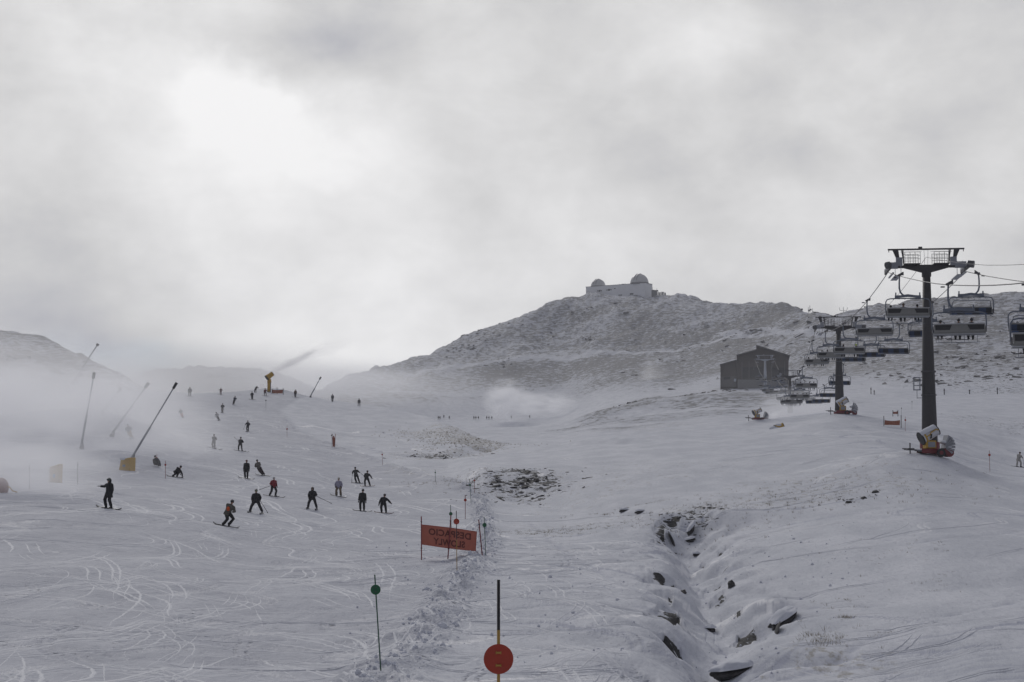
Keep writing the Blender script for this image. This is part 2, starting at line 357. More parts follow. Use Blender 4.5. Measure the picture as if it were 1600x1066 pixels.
# crisp ski tracks: low ridges of scraped snow lying on the surface
RV = []; RF = []
def ridge(X, Y, w, h, fade):
    n = len(X); dx = np.gradient(X); dy = np.gradient(Y); L = np.hypot(dx,dy)+1e-9; nx_, ny_ = -dy/L, dx/L
    w = w*(.35+.65*fade); h = h*fade*(1+.35*vnoise(X*3,Y*3,5)); k = len(RV)
    jit = .25*w*vnoise(X*5, Y*5, 9)
    for o_, hh in ((-.5,-.006),(-.12,1),(.16,.8),(.5,-.006)):
        x = X+nx_*(w*o_+jit); y = Y+ny_*(w*o_+jit); z = Hv(x,y)+(h*hh if hh>0 else hh)
        RV.append(np.stack([x,y,z],1))
    base = sum(len(a) for a in RV[:-4])
    i = np.arange(n-1)
    for c in range(3):
        a = base+c*n+i; RF.append(np.stack([a, a+1, a+1+n, a+n],1))
def sktrack(x0, y0, hd, length, amp, wl, w=.07, h=.02, gap=.3, pair=True):
    n = max(20,int(length/.18)); t = np.linspace(0,length,n); ph = rng.uniform(0,6.28)
    off = amp*np.sin(t/wl*2*math.pi+ph)+.35*amp*np.sin(t/wl*1.7+ph*2)
    cx_ = x0+math.sin(hd)*t+math.cos(hd)*off; cy_ = y0-math.cos(hd)*t+math.sin(hd)*off
    fade = sm(0,.12,t/length)*sm(1,.88,t/length)*np.clip(.55+.9*np.sin(t/wl*2*math.pi*.9+ph),0,1)
    ok = (cy_ > 36) & (np.abs(cx_/cy_) < .35)
    if ok.sum() < 12: return
    i0, i1 = np.where(ok)[0][[0,-1]]
    cx_, cy_, fade = cx_[i0:i1], cy_[i0:i1], fade[i0:i1]
    gd = np.abs(cx_-np.interp(cy_, [p.y for p in GP][::-1], [p.x for p in GP][::-1])); fade = fade*np.where(cy_ < 100, sm(1.6,3.2,gd), 1)
    if len(cx_) < 12: return
    dx = np.gradient(cx_); dy = np.gradient(cy_); L = np.hypot(dx,dy)
    for g in ((-gap/2, gap/2) if pair else (0,)):
        ridge(cx_-dy/L*g, cy_+dx/L*g, w, h, fade)
for k in range(250):
    y0 = 42+rng.uniform(0,1)**1.4*85; x0 = rng.uniform(-.33,-.015)*y0
    sktrack(x0,y0,rng.normal(.15,.75),rng.uniform(6,26),rng.uniform(.2,1.6),rng.uniform(10,26),w=rng.uniform(.05,.15),h=rng.uniform(.008,.022),gap=rng.uniform(.2,.5),pair=rng.random()<.6)
for k in range(26):
    y0 = rng.uniform(48,100); x0 = rng.uniform(-.32,.02)*y0
    sktrack(x0,y0,rng.choice([-1.45,1.4])+rng.normal(0,.15),rng.uniform(5,22),rng.uniform(.1,1.0),rng.uniform(9,22),w=rng.uniform(.05,.13),h=rng.uniform(.008,.02),pair=rng.random()<.5)
for k in range(190):
    y0 = rng.uniform(110,330); x0 = rng.uniform(-.27,-.06)*y0
    sktrack(x0,y0,rng.normal(.15,.6),rng.uniform(10,45),rng.uniform(.6,4),rng.uniform(12,30),w=rng.uniform(.12,.26),h=.03,gap=.6,pair=rng.random()<.5)
for k in range(150):
    y0 = rng.uniform(44,104); x0 = rng.uniform(-.01,.092)*y0
    sktrack(x0,y0,rng.normal(-.3,.8),rng.uniform(5,20),rng.uniform(.3,1.9),rng.uniform(8,18),w=rng.uniform(.05,.12),h=rng.uniform(.012,.028),pair=rng.random()<.6)
for k in range(55):
    y0 = rng.uniform(39,58); x0 = rng.uniform(.15,.33)*y0
    sktrack(x0,y0,rng.normal(-1.25,.25),rng.uniform(3,12),rng.uniform(.1,.7),rng.uniform(6,14),w=rng.uniform(.05,.14),h=rng.uniform(.012,.032),pair=rng.random()<.6)
for k in range(60):
    y0 = rng.uniform(90,215); x0 = rng.uniform(.17,.32)*y0
    sktrack(x0,y0,rng.normal(-.7,.6),rng.uniform(6,26),rng.uniform(.5,3),rng.uniform(10,24),w=rng.uniform(.10,.18),h=.03,pair=rng.random()<.5)
rv = np.concatenate(RV).astype(np.float32); rf = np.concatenate(RF).astype(np.int32)
me = bpy.data.meshes.new('ski_tracks'); me.vertices.add(len(rv)); me.vertices.foreach_set('co', rv.ravel()); me.loops.add(len(rf)*4); me.loops.foreach_set('vertex_index', rf.ravel())
me.polygons.add(len(rf)); me.polygons.foreach_set('loop_start', np.arange(len(rf),dtype=np.int32)*4); me.update(calc_edges=True); me.shade_smooth()
TRK = bpy.data.objects.new('ski_tracks', me); C.objects.link(TRK); TRK['kind'] = 'stuff'; TRK['label'] = 'thin ski and board tracks scraped into the snow'
# ------------------------------------------------------------------ node helper
class NT:
    def __init__(s, tree): s.n = tree.nodes; s.l = tree.links
    def m(s, op, a, b=None, c=None, clamp=False):
        x = s.n.new('ShaderNodeMath'); x.operation = op; x.use_clamp = clamp
        for i, v in enumerate((a,b,c)):
            if v is None: continue
            if isinstance(v,(int,float)): x.inputs[i].default_value = v
            else: s.l.new(v, x.inputs[i])
        return x.outputs[0]
    def ss(s, v, a, b, lo=0, hi=1):
        x = s.n.new('ShaderNodeMapRange'); x.interpolation_type = 'SMOOTHSTEP'
        s.l.new(v, x.inputs[0])
        for i, q in ((1,a),(2,b),(3,lo),(4,hi)): x.inputs[i].default_value = q
        return x.outputs[0]
    def noise(s, vec, scale, det=4, rough=.5, w=None, dist=0):
        x = s.n.new('ShaderNodeTexNoise'); x.inputs['Scale'].default_value = scale
        x.inputs['Detail'].default_value = det; x.inputs['Roughness'].default_value = rough; x.inputs['Distortion'].default_value = dist
        s.l.new(vec, x.inputs['Vector']); return x.outputs[0]
    def map(s, vec, sc=(1,1,1), loc=(0,0,0), rot=(0,0,0)):
        x = s.n.new('ShaderNodeMapping'); s.l.new(vec, x.inputs[0])
        x.inputs['Scale'].default_value = sc; x.inputs['Location'].default_value = loc; x.inputs['Rotation'].default_value = rot
        return x.outputs[0]
    def mix(s, f, a, b):
        x = s.n.new('ShaderNodeMix'); x.data_type = 'RGBA'
        for i, v in ((0,f),(6,a),(7,b)):
            if isinstance(v,(int,float)): x.inputs[i].default_value = v
            elif isinstance(v,tuple): x.inputs[i].default_value = (*v,1)
            else: s.l.new(v, x.inputs[i])
        return x.outputs[2]
    def attr(s, name):
        x = s.n.new('ShaderNodeAttribute'); x.attribute_name = name; return x.outputs['Fac']

def snow_material():
    m = bpy.data.materials.new('snow'); m.use_nodes = True; t = NT(m.node_tree); b = t.n['Principled BSDF']
    tc = t.n.new('ShaderNodeTexCoord').outputs['Object']
    rock, stone, grass, track, churn = [t.attr(k) for k in ('rock','stone','grass','track','churn')]
    # masks from noise of the size of the stones
    v1 = t.map(tc, (.30,.26,.9), rot=(0,0,.35))
    n1 = t.noise(v1, 1.0, 9, .74); n1b = t.noise(t.map(tc,(.02,.02,.03)), 1, 4, .6)
    r = t.m('ADD', t.m('MULTIPLY', n1, .82), t.m('MULTIPLY', n1b, .18))
    r = t.m('ADD', r, t.m('MULTIPLY', rock, .42))
    mr = t.ss(r, .655, .735)
    mr = t.m('MULTIPLY', mr, t.ss(rock, .02, .15))
    v2 = t.map(tc, (.75,.75,2.4)); n2 = t.noise(v2, 1.0, 6, .62, dist=.6)
    ms = t.ss(t.m('ADD', n2, t.m('MULTIPLY', stone, .34)), .735, .78)
    ms = t.m('MULTIPLY', ms, t.ss(stone, .05, .3))
    n3 = t.noise(t.map(tc,(2.2,.8,2)), 1.0, 5, .7)
    mg = t.ss(t.m('ADD', n3, t.m('MULTIPLY', grass, .26)), .62, .78)
    mg = t.m('MULTIPLY', mg, t.ss(grass, .05, .5))
    mott = t.noise(t.map(tc,(.35,.12,1)), 1.0, 6, .6); fine = t.noise(t.map(tc,(6,2.0,6)), 1.0, 4, .65)
    snow = t.mix(t.ss(mott,.35,.68), (.55,.57,.62), (.67,.685,.73))
    snow = t.mix(t.m('MULTIPLY', t.ss(fine,.50,.66), .42), snow, (.44,.455,.51))
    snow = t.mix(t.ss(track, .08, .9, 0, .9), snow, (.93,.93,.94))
    snow = t.mix(t.m('MULTIPLY', t.ss(t.m('MULTIPLY',track,-1), .1, .9), .8), snow, (.40,.42,.50))  # dark tracks: shade inside the ruts painted into the snow colour
    snow = t.mix(t.m('MULTIPLY', t.m('MULTIPLY', churn, t.ss(t.noise(t.map(tc,(2.4,1.2,2)),1,5,.7),.46,.60)), .45), snow, (.42,.435,.50))
    snow = t.mix(t.m('MULTIPLY', t.attr('piste'), t.ss(t.noise(t.map(tc,(.5,.22,1),(3,3,3)),1,5,.65), .25,.75,.30,.95)), snow, (.43,.445,.50))  # cloud and vignette shade over the left run, painted as darker snow
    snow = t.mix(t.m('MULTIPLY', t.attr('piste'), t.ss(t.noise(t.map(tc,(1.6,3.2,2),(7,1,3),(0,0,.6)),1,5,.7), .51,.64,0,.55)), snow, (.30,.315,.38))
    rc = t.mix(t.noise(tc, .8, 4), (.11,.105,.10), (.25,.24,.235))
    col = t.mix(t.m('MULTIPLY', mg, .62), snow, (.22,.19,.13))
    col = t.mix(t.m('MULTIPLY', mr, .86), col, rc)
    col = t.mix(ms, col, t.mix(t.noise(tc,3,3), (.012,.012,.014), (.05,.048,.048)))
    t.l.new(col, b.inputs['Base Color']); b.inputs['Roughness'].default_value = .75; b.inputs['Specular IOR Level'].default_value = .25
    h = t.m('ADD', t.m('MULTIPLY', fine, .05), t.m('MULTIPLY', t.noise(t.map(tc,(.9,.35,1)),1.0,5,.6), .16))
    h = t.m('SUBTRACT', h, t.m('MULTIPLY', ms, .12)); h = t.m('SUBTRACT', h, t.m('MULTIPLY', mr, .5))
    h = t.m('ADD', h, t.m('MULTIPLY', n1, t.m('MULTIPLY', rock, 3.0)))
    h = t.m('ADD', h, t.m('MULTIPLY', t.noise(t.map(tc,(3,1.6,3)),1,4,.6), t.m('MULTIPLY', churn, .25)))
    bp = t.n.new('ShaderNodeBump'); bp.inputs['Strength'].default_value = .8; bp.inputs['Distance'].default_value = 1.0
    t.l.new(h, bp.inputs['Height']); t.l.new(bp.outputs[0], b.inputs['Normal'])
    return m
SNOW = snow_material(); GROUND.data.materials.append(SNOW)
SNOW2 = mat('loose_snow', (.66,.68,.74), .8, var=.06, scale=3, bump=.3)
TRK.data.materials.append(mat('scraped_snow', (.645,.66,.70), .7, var=.05, scale=2))
# the same snow behind and beside the viewpoint
mb = MB()
n = 40
for i in range(n):
    for j in range(n):
        x0, x1 = -260+520*i/n, -260+520*(i+1)/n; y0, y1 = -120+122.3*j/n, -120+122.3*(j+1)/n
        mb.add([(x,y,-2.25+min(0,y)*.02+.25*math.sin(x*.09)*math.sin(y*.11)*min(1,abs(y-2.3)/8)) for x,y in ((x0,y0),(x1,y0),(x1,y1),(x0,y1))], [(0,1,2,3)])
o = mb.obj('snow_field', SNOW2, smooth=True); o['kind'] = 'structure'

# ------------------------------------------------------------------ sky
SUN_EL, SUN_AZ = 34.0, -16.0    # degrees, azimuth from +Y toward +X
w = bpy.data.worlds.new('World'); SC.world = w; w.use_nodes = True
t = NT(w.node_tree); bg = t.n['Background']
tc = t.n.new('ShaderNodeTexCoord').outputs['Generated']
sep = t.n.new('ShaderNodeSeparateXYZ'); t.l.new(tc, sep.inputs[0])
dy = t.m('MAXIMUM', sep.outputs[1], .04)
wx = t.m('SUBTRACT', t.noise(t.map(tc,(1,1,1.3)), 7, 6, .55), .5); wz = t.m('SUBTRACT', t.noise(t.map(tc,(1,1,1.3),(4,7,2)), 7, 6, .55), .5)
qx0 = t.m('MULTIPLY_ADD', t.m('DIVIDE', sep.outputs[0], dy), F, 800.0)
qy0 = t.m('SUBTRACT', 750.0, t.m('MULTIPLY', t.m('DIVIDE', sep.outputs[2], dy), F))
qx = t.m('MULTIPLY_ADD', wx, 190.0, qx0); qy = t.m('MULTIPLY_ADD', wz, 160.0, qy0)
fwd = t.ss(sep.outputs[1], .25, .9)
val = t.m('MULTIPLY_ADD', fwd, .34, SKYB)
CL = [ # bearing column, row, half width, half height, value, strength, soft
 (1150,120,900,560,.64,.9),(100,130,420,380,.77,.85),(450,330,420,320,.86,.85),(650,470,380,170,.90,.75),(300,150,210,150,.80,.6),(560,570,300,90,.97,.85),
 (0,450,280,140,.48,.8),(60,520,260,60,.46,.75),(215,560,170,50,.42,.6),(860,360,180,120,.90,.5),(1120,380,420,110,.80,.65),(1420,430,330,80,.80,.6),
 (520,60,200,90,.42,.9),(700,50,160,80,.66,.5),(330,40,70,60,.52,.3),(1000,190,160,90,.64,.5),(1130,20,110,60,.86,.45),(1060,60,90,60,.80,.3),(1480,190,190,200,.64,.45),
 (1330,160,90,90,.82,.35),(1570,60,220,180,.46,.6),(640,540,130,50,.80,.4),(470,540,100,30,.74,.3),(560,600,140,40,.92,.5),(10,10,200,100,.74,.4)]
for (x,y,rx,ry,v,s_) in CL:
    a = t.m('DIVIDE', t.m('SUBTRACT', qx, float(x)), float(rx)); b_ = t.m('DIVIDE', t.m('SUBTRACT', qy, float(y)), float(ry))
    q = t.m('SQRT', t.m('ADD', t.m('MULTIPLY',a,a), t.m('MULTIPLY',b_,b_)))
    k = t.ss(q, .0, 1.35, s_, 0.0)
    val = t.m('ADD', val, t.m('MULTIPLY', k, t.m('SUBTRACT', float(v), val)))
# crisp edge of the bright cumulus
edge = t.m('SUBTRACT', t.m('MULTIPLY_ADD', t.m('SUBTRACT', t.noise(t.map(tc,(1,1,1)),17,8,.62), .5), 260.0, qy0), t.m('MULTIPLY_ADD', t.m('MAXIMUM', t.m('SUBTRACT', qx0, 300.0), -60.0), .42, 62.0))
win = t.m('MULTIPLY', t.ss(qx0, 200, 380), t.ss(qx0, 600, 420)); win = t.m('MULTIPLY', win, t.ss(qy0, 380, 170))
val = t.m('ADD', val, t.m('MULTIPLY', win, t.m('MULTIPLY', t.ss(edge,-10,60), .13)))
val = t.m('ADD', val, t.m('MULTIPLY', t.m('SUBTRACT', t.noise(t.map(tc,(1,1,1.6)), 10, 9, .6, dist=.15), .5), .50))
val = t.m('ADD', val, t.m('MULTIPLY', t.m('SUBTRACT', t.noise(t.map(tc,(1,1,1.2),(3,1,8)), 4.5, 6, .55, dist=.2), .5), .30))
val = t.m('MINIMUM', t.m('MULTIPLY', t.m('MAXIMUM', val, .05), 1.09), .99)
tint = t.mix(t.ss(val, .30, .70), (.92,.94,1.09), (1.0,.995,.995))
colv = t.n.new('ShaderNodeVectorMath'); colv.operation = 'SCALE'; t.l.new(tint, colv.inputs[0]); t.l.new(val, colv.inputs['Scale'])
sky = t.n.new('ShaderNodeTexSky'); sky.sky_type = 'NISHITA'; sky.sun_disc = False
sky.sun_elevation = R(SUN_EL); sky.sun_rotation = R(SUN_AZ); sky.altitude = 2600
skv = t.n.new('ShaderNodeVectorMath'); skv.operation = 'SCALE'; t.l.new(sky.outputs[0], skv.inputs[0]); skv.inputs['Scale'].default_value = .08
# thin cloud near the horizon on the left lets a little blue through
gx = t.m('DIVIDE', t.m('SUBTRACT', qx, 190.0), 170.0); gy = t.m('DIVIDE', t.m('SUBTRACT', qy, 555.0), 55.0)
gap = t.ss(t.m('SQRT', t.m('ADD', t.m('MULTIPLY',gx,gx), t.m('MULTIPLY',gy,gy))), .1, 1.2, .5, .0)
t.l.new(t.mix(gap, colv.outputs[0], skv.outputs[0]), bg.inputs[0]); bg.inputs[1].default_value = 1.0
w.cycles.sampling_method = 'MANUAL'; w.cycles.sample_map_resolution = 1024

sl = bpy.data.lights.new('sun','SUN'); sl.energy = SUNE; sl.angle = R(22); sl.color = (1,.97,.93)
so = bpy.data.objects.new('sun', sl); C.objects.link(so)
d = Vector((math.sin(R(SUN_AZ))*math.cos(R(SUN_EL)), math.cos(R(SUN_AZ))*math.cos(R(SUN_EL)), math.sin(R(SUN_EL))))
so.rotation_euler = d.to_track_quat('Z','Y').to_euler(); so.location = d*200

# ------------------------------------------------------------------ air
def volmat(name, dens, col=(.93,.94,.97), aniso=.2, shape=None):
    m = bpy.data.materials.new(name); m.use_nodes = True; t = NT(m.node_tree); t.n.remove(t.n['Principled BSDF'])
    v = t.n.new('ShaderNodeVolumePrincipled'); v.inputs['Color'].default_value = (*col,1); v.inputs['Anisotropy'].default_value = aniso
    v.inputs['Density'].default_value = dens
    t.l.new(v.outputs[0], t.n['Material Output'].inputs['Volume'])
    if shape: t.l.new(t.m('MULTIPLY', shape(t), dens), v.inputs['Density'])
    m.cycles.volume_step_rate = 1.0
    return m
lo = float(min(Z.min(), -6)) - 1
mb = MB(); mb.box((0, 870-130, (lo+185)/2), (5200, 2030, 185-lo))
hz = mb.obj('haze', volmat('air', HAZE, (.90,.92,.97), .3)); hz['kind'] = 'stuff'
print('terrain lo', Z.min(), 'hi', Z.max())
def mist(px, py, d, rx, ry, rz, dens, label, seed=0, tilt=0, pat=.5, cover=.5, soft=.9, aniso=.55, name='mist', col=(.96,.965,.985), noisesc=2.2, cat=None, yaw=0):
    mb = MB(); mb.ell((0,0,0),(1,1,1),24,14)
    def shape(t):
        tc = t.n.new('ShaderNodeTexCoord').outputs['Object']
        ln = t.n.new('ShaderNodeVectorMath'); ln.operation = 'LENGTH'; t.l.new(tc, ln.inputs[0])
        f = t.ss(ln.outputs['Value'], soft, .1)
        nn = t.noise(t.map(tc,(1,1,1),(seed*3.1,seed*1.7,seed)), noisesc, 5, .58)
        return t.m('MULTIPLY', f, t.ss(nn, cover-.16, cover+.22, 1-pat if pat<1 else 0, 1.0))
    o = mb.obj(name, volmat(name+'_air', dens, col, aniso, shape)); o['kind'] = 'stuff'; o['label'] = label
    o.location = at(px,py,d); o.scale = (rx,ry,rz); o.rotation_euler = (0,-tilt,yaw)
    return o
# ------------------------------------------------------------------ palette
M_DK = mat('dark_steel', (.085,.085,.09), .55, .3); M_GAL = mat('galvanised', (.30,.31,.34), .5, .5)
M_COL = mat('tower_paint', (.055,.053,.055), .6, .2, bump=.1); M_FR = mat('chair_tube', (.15,.17,.21), .45, .4)
M_BLK = mat('black_rubber', (.02,.02,.022), .6); M_SHELL = mat('seat_shell', (.22,.22,.21), .5, var=.06)
M_SIL = mat('silver_rail', (.42,.43,.45), .4, .5, var=.04); M_BLUE = mat('blue_steel', (.12,.17,.27), .5)
M_RED = mat('red_paint', (.17,.02,.025), .5); M_YEL = mat('yellow_paint', (.50,.30,.03), .55, var=.15); M_WHT = mat('white_shell', (.62,.63,.66), .5, var=.05)
M_ORG = mat('orange_net', (.34,.12,.07), .8, var=.12, scale=20); M_CONC = mat('concrete', (.17,.17,.17), .85, scale=1.5)
M_PALE = mat('pale_pillar', (.42,.45,.50), .6); M_CAP = mat('settled_snow', (.66,.68,.73), .8, var=.05, scale=3, bump=.2)
M_ROPE = mat('rope_steel', (.07,.07,.075), .5, .4); M_PGREEN = mat('green_disc', (.012,.11,.045), .5, var=.06); M_PRED = mat('red_disc', (.38,.04,.018), .5, var=.10)
M_DPOLE = mat('dark_pole', (.05,.05,.05), .5); M_GPOLE = mat('green_pole', (.03,.10,.06), .5); M_RPOLE = mat('red_pole', (.22,.03,.035), .5)
def stripe_mat():
    m = bpy.data.materials.new('seat_cloth'); m.use_nodes = True; t = NT(m.node_tree); b = t.n['Principled BSDF']
    tc = t.n.new('ShaderNodeTexCoord').outputs['Object']; s_ = t.n.new('ShaderNodeSeparateXYZ'); t.l.new(tc, s_.inputs[0])
    w_ = t.m('SINE', t.m('MULTIPLY', s_.outputs[0], 5.6)); k = t.ss(w_, -.05, .05)
    t.l.new(t.mix(k, (.018,.022,.032), (.035,.065,.14)), b.inputs['Base Color']); b.inputs['Roughness'].default_value = .7; return m
M_SEAT = stripe_mat()
def tower_pole_mat():
    m = bpy.data.materials.new('banded_pole'); m.use_nodes = True; t = NT(m.node_tree); b = t.n['Principled BSDF']
    tc = t.n.new('ShaderNodeTexCoord').outputs['Object']; s_ = t.n.new('ShaderNodeSeparateXYZ'); t.l.new(tc, s_.inputs[0])
    k = t.ss(s_.outputs[2], 1.30, 1.31)
    t.l.new(t.mix(k, (.42,.25,.05), (.02,.018,.02)), b.inputs['Base Color']); b.inputs['Roughness'].default_value = .5; return m
M_BAND = tower_pole_mat()

# ------------------------------------------------------------------ chairlift line
TW = [(1448,137,425,732),(1309,228,517,657),(1232,404,591,671),(1194,561,564,606)]
TX = [at(px,450,d).x for px,d,_,_ in TW]; TYY = [t_[1] for t_ in TW]; TZ = [at(px,cy_,d).z for px,d,cy_,_ in TW]
def cx(Y): 
    xs = [TX[0]-.095*117]+TX+[TX[-1]+.127*70]; ys = [20]+TYY+[631]
    return float(np.interp(Y, ys, xs))
def cz(Y):
    if Y <= 137: return float(pchip([5,30,80,107,126,137],[4.6,6.0,9.4,12.3,15.0,TZ[0]], np.array([float(Y)]))[0])
    ks = TYY+[625]; zs = TZ+[TZ[-1]+1.0]
    for a, b, za, zb, sag in ((ks[0],ks[1],zs[0],zs[1],1.7),(ks[1],ks[2],zs[1],zs[2],4.6),(ks[2],ks[3],zs[2],zs[3],3.2),(ks[3],ks[4],zs[3],zs[4],.4)):
        if a <= Y <= b:
            t_ = (Y-a)/(b-a); return za+(zb-za)*t_-4*sag*t_*(1-t_)
    return zs[-1]
LA = math.atan(.12); GAU = 3.05
def cpos(Y, side): return Vector((cx(Y)+side*GAU*math.cos(LA), Y-side*GAU*math.sin(LA), cz(Y)))
for side, lab in ((-1,'steel haul rope carrying the occupied chairs up to the lift station'),(1,'steel haul rope carrying the empty chairs back down')):
    mb = MB(); ys = list(np.linspace(12,137,26))+list(np.linspace(140,228,16))+list(np.linspace(233,404,24))+list(np.linspace(410,561,20))+list(np.linspace(566,622,6))
    mb.tube([cpos(y,side) for y in ys], .033, 6)
    tag(mb.obj('haul_rope', M_ROPE), lab, 'rope', 'haul ropes of the chairlift')
mb = MB(); ys = list(np.linspace(12,137,20))+list(np.linspace(145,228,10))
mb.tube([Vector((cx(y), y, cz(y)+ (1.2 if y<=228 else 0) - 1.2*math.sin(math.pi*min(1,max(0,(y-137)/91)))*.5)) for y in ys], .018, 5)
tag(mb.obj('signal_cable', M_ROPE), 'thin signal cable strung between the tower heads', 'cable')

def make_tower(i, lab, pale=False):
    px, d, cyp, byp = TW[i]; X = TX[i]; G_ = ground(px, byp, dmin=d*.9, dmax=d*1.1)
    gz = H(X, d); top = TZ[i]-gz
    t_ = empty('chairlift_tower', (X,d,gz), -LA, lab, 'lift tower', 'towers of the chairlift')
    cm = M_PALE if pale else M_COL
    mb = MB(); mb.tube([(0,0,-1),(0,0,top*.45),(0,0,top)], [.68,.50,.30], 20); mb.obj('column', cm, t_, True)
    mb = MB(); mb.tube([(0,0,top*.455),(0,0,top*.455+.12)], .60, 20); mb.obj('flange', M_DK, t_); mb = MB(); mb.tube([(0,0,top*.33),(0,0,top*.33+.08)], .62, 20); mb.obj('flange', M_DK, t_)
    zt = top+.45
    mb = MB(); mb.prism([(-1.75,zt+.12),(-1.75,zt-.12),(-.35,zt-.50),(.35,zt-.50),(1.75,zt-.12),(1.75,zt+.12)], -.22,.22)
    mb.box((0,0,zt-.6),(.7,.5,.5)); mb.box((0,0,zt-.02),(5.7,.3,.2)); mb.obj('crossarm', cm, t_, bev=.02)
    mb = MB(); mb.box((0,0,zt+1.40),(6.05,.16,.12)); mb.box((-.45,0,zt+1.52),(.3,.2,.16))
    for s in (-1,1):
        mb.prism([(s*2.65,zt+1.34),(s*2.2,zt+1.34),(s*2.05,zt+.15),(s*2.14,zt+.1)], -.1,.1)
        for q in (.0,.35,.7): mb.tube([(s*(1.75+.0),0,zt+.1),(s*(1.95-.2*q),0,zt+1.34)], .03, 5)
        mb.tube([(s*.12,0,zt+.1),(s*.16,0,zt+1.34)], .015, 4); mb.box((s*1.2,0,zt+1.2),(1.7,.03,.02))
        mb.box((s*2.95,0,zt+1.28),(.05,.1,.2))
    mb.obj('lifting_gantry', cm, t_)
    for s in (-1,1):
        mb = MB(); mb.box((s*1.15,0,zt+.16),(1.25,1.5,.05))
        for yy in (-.72,.72):
            for z_ in (.4,.68,.95): mb.box((s*1.15,yy,zt+.14+z_),(1.25,.03,.03))
            for x_ in (.55,.95,1.35,1.76): mb.box((s*x_,yy,zt+.6),(.035,.035,.95))
        mb.obj('platform_railing', M_DK, t_)
        # sheave train with its own walkway
        sh = MB(); sh.box((s*GAU-.0,0,top-.02+.42),(.16,4.4,.16)); sh.box((s*(GAU-.35),0,top+.55),(.9,.35,.5)); sh.box((s*(GAU-.9),0,top+.85),(.5,.3,.7))
        sh.box((s*(GAU-.22),-.3,top-.28),(.12,3.4,.1)); sh.box((s*(GAU-.62),0,top-.45),(.5,3.6,.05)); sh.box((s*(GAU-.86),-1.7,top+.1),(.04,.04,1.1)); sh.box((s*(GAU-.40),-1.7,top+.1),(.04,.04,1.1))
        sa = sh.obj('sheave_train', M_GAL, t_)
        for k in range(8):
            w_ = MB(); y_ = -2.0+k*4/7; w_.tube([(s*GAU-.07,y_,top+.24),(s*GAU+.07,y_,top+.24)], .215, 16); w_.obj('sheave', M_DK, sa)
        e_ = MB(); e_.tube([(s*GAU-.1,-2.35,top+.32),(s*GAU+.35*s,-2.5,top+.25)], .28, 14); e_.obj('rope_catcher', M_DK, sa)
    mb = MB(); z0 = top*.36
    mb.box((-.95,-.2,z0),(.55,.7,.05)); 
    for x_ in (-1.2,-.72):
        for y_ in (-.5,.1): mb.box((x_,y_,z0+.5),(.04,.04,1.0))
    for z_ in (.35,.7,1.0):
        for y_ in (-.5,.1): mb.box((-.96,y_,z0+z_),(.5,.03,.03))
        mb.box((-1.2,-.2,z0+z_),(.03,.6,.03))
    mb.box((-.95,-.2,z0-.35),(.04,.04,.7)); mb.box((-.75,-.2,z0-.65),(.4,.3,.04)); mb.obj('service_basket', M_FR, t_)
    mb = MB()
    for x_ in (-.16,.16): mb.tube([(x_,.62,0),(x_,.36,top)], .02, 5)
    for k in range(int(top/.35)): mb.box((0,.62-.26*k*.35/top,.3+k*.35),(.32,.02,.02))
    mb.obj('ladder', M_GAL, t_)
    if not pale and i<2:
        mb = MB(); mb.tube([(0,0,-.6),(0,0,1.2 if i==0 else .3)], [.80,.78], 20); mb.obj('safety_pad', M_RED, t_)
    return t_
make_tower(0,'tall dark chairlift tower with a snow cannon parked at its foot, the biggest of all')
make_tower(1,'chairlift tower standing on the snow hump with a cannon facing away at its foot')
make_tower(2,'chairlift tower whose foot is veiled by blown snow, below the hut')
make_tower(3,'pale chairlift tower directly in front of the lift station opening', True)

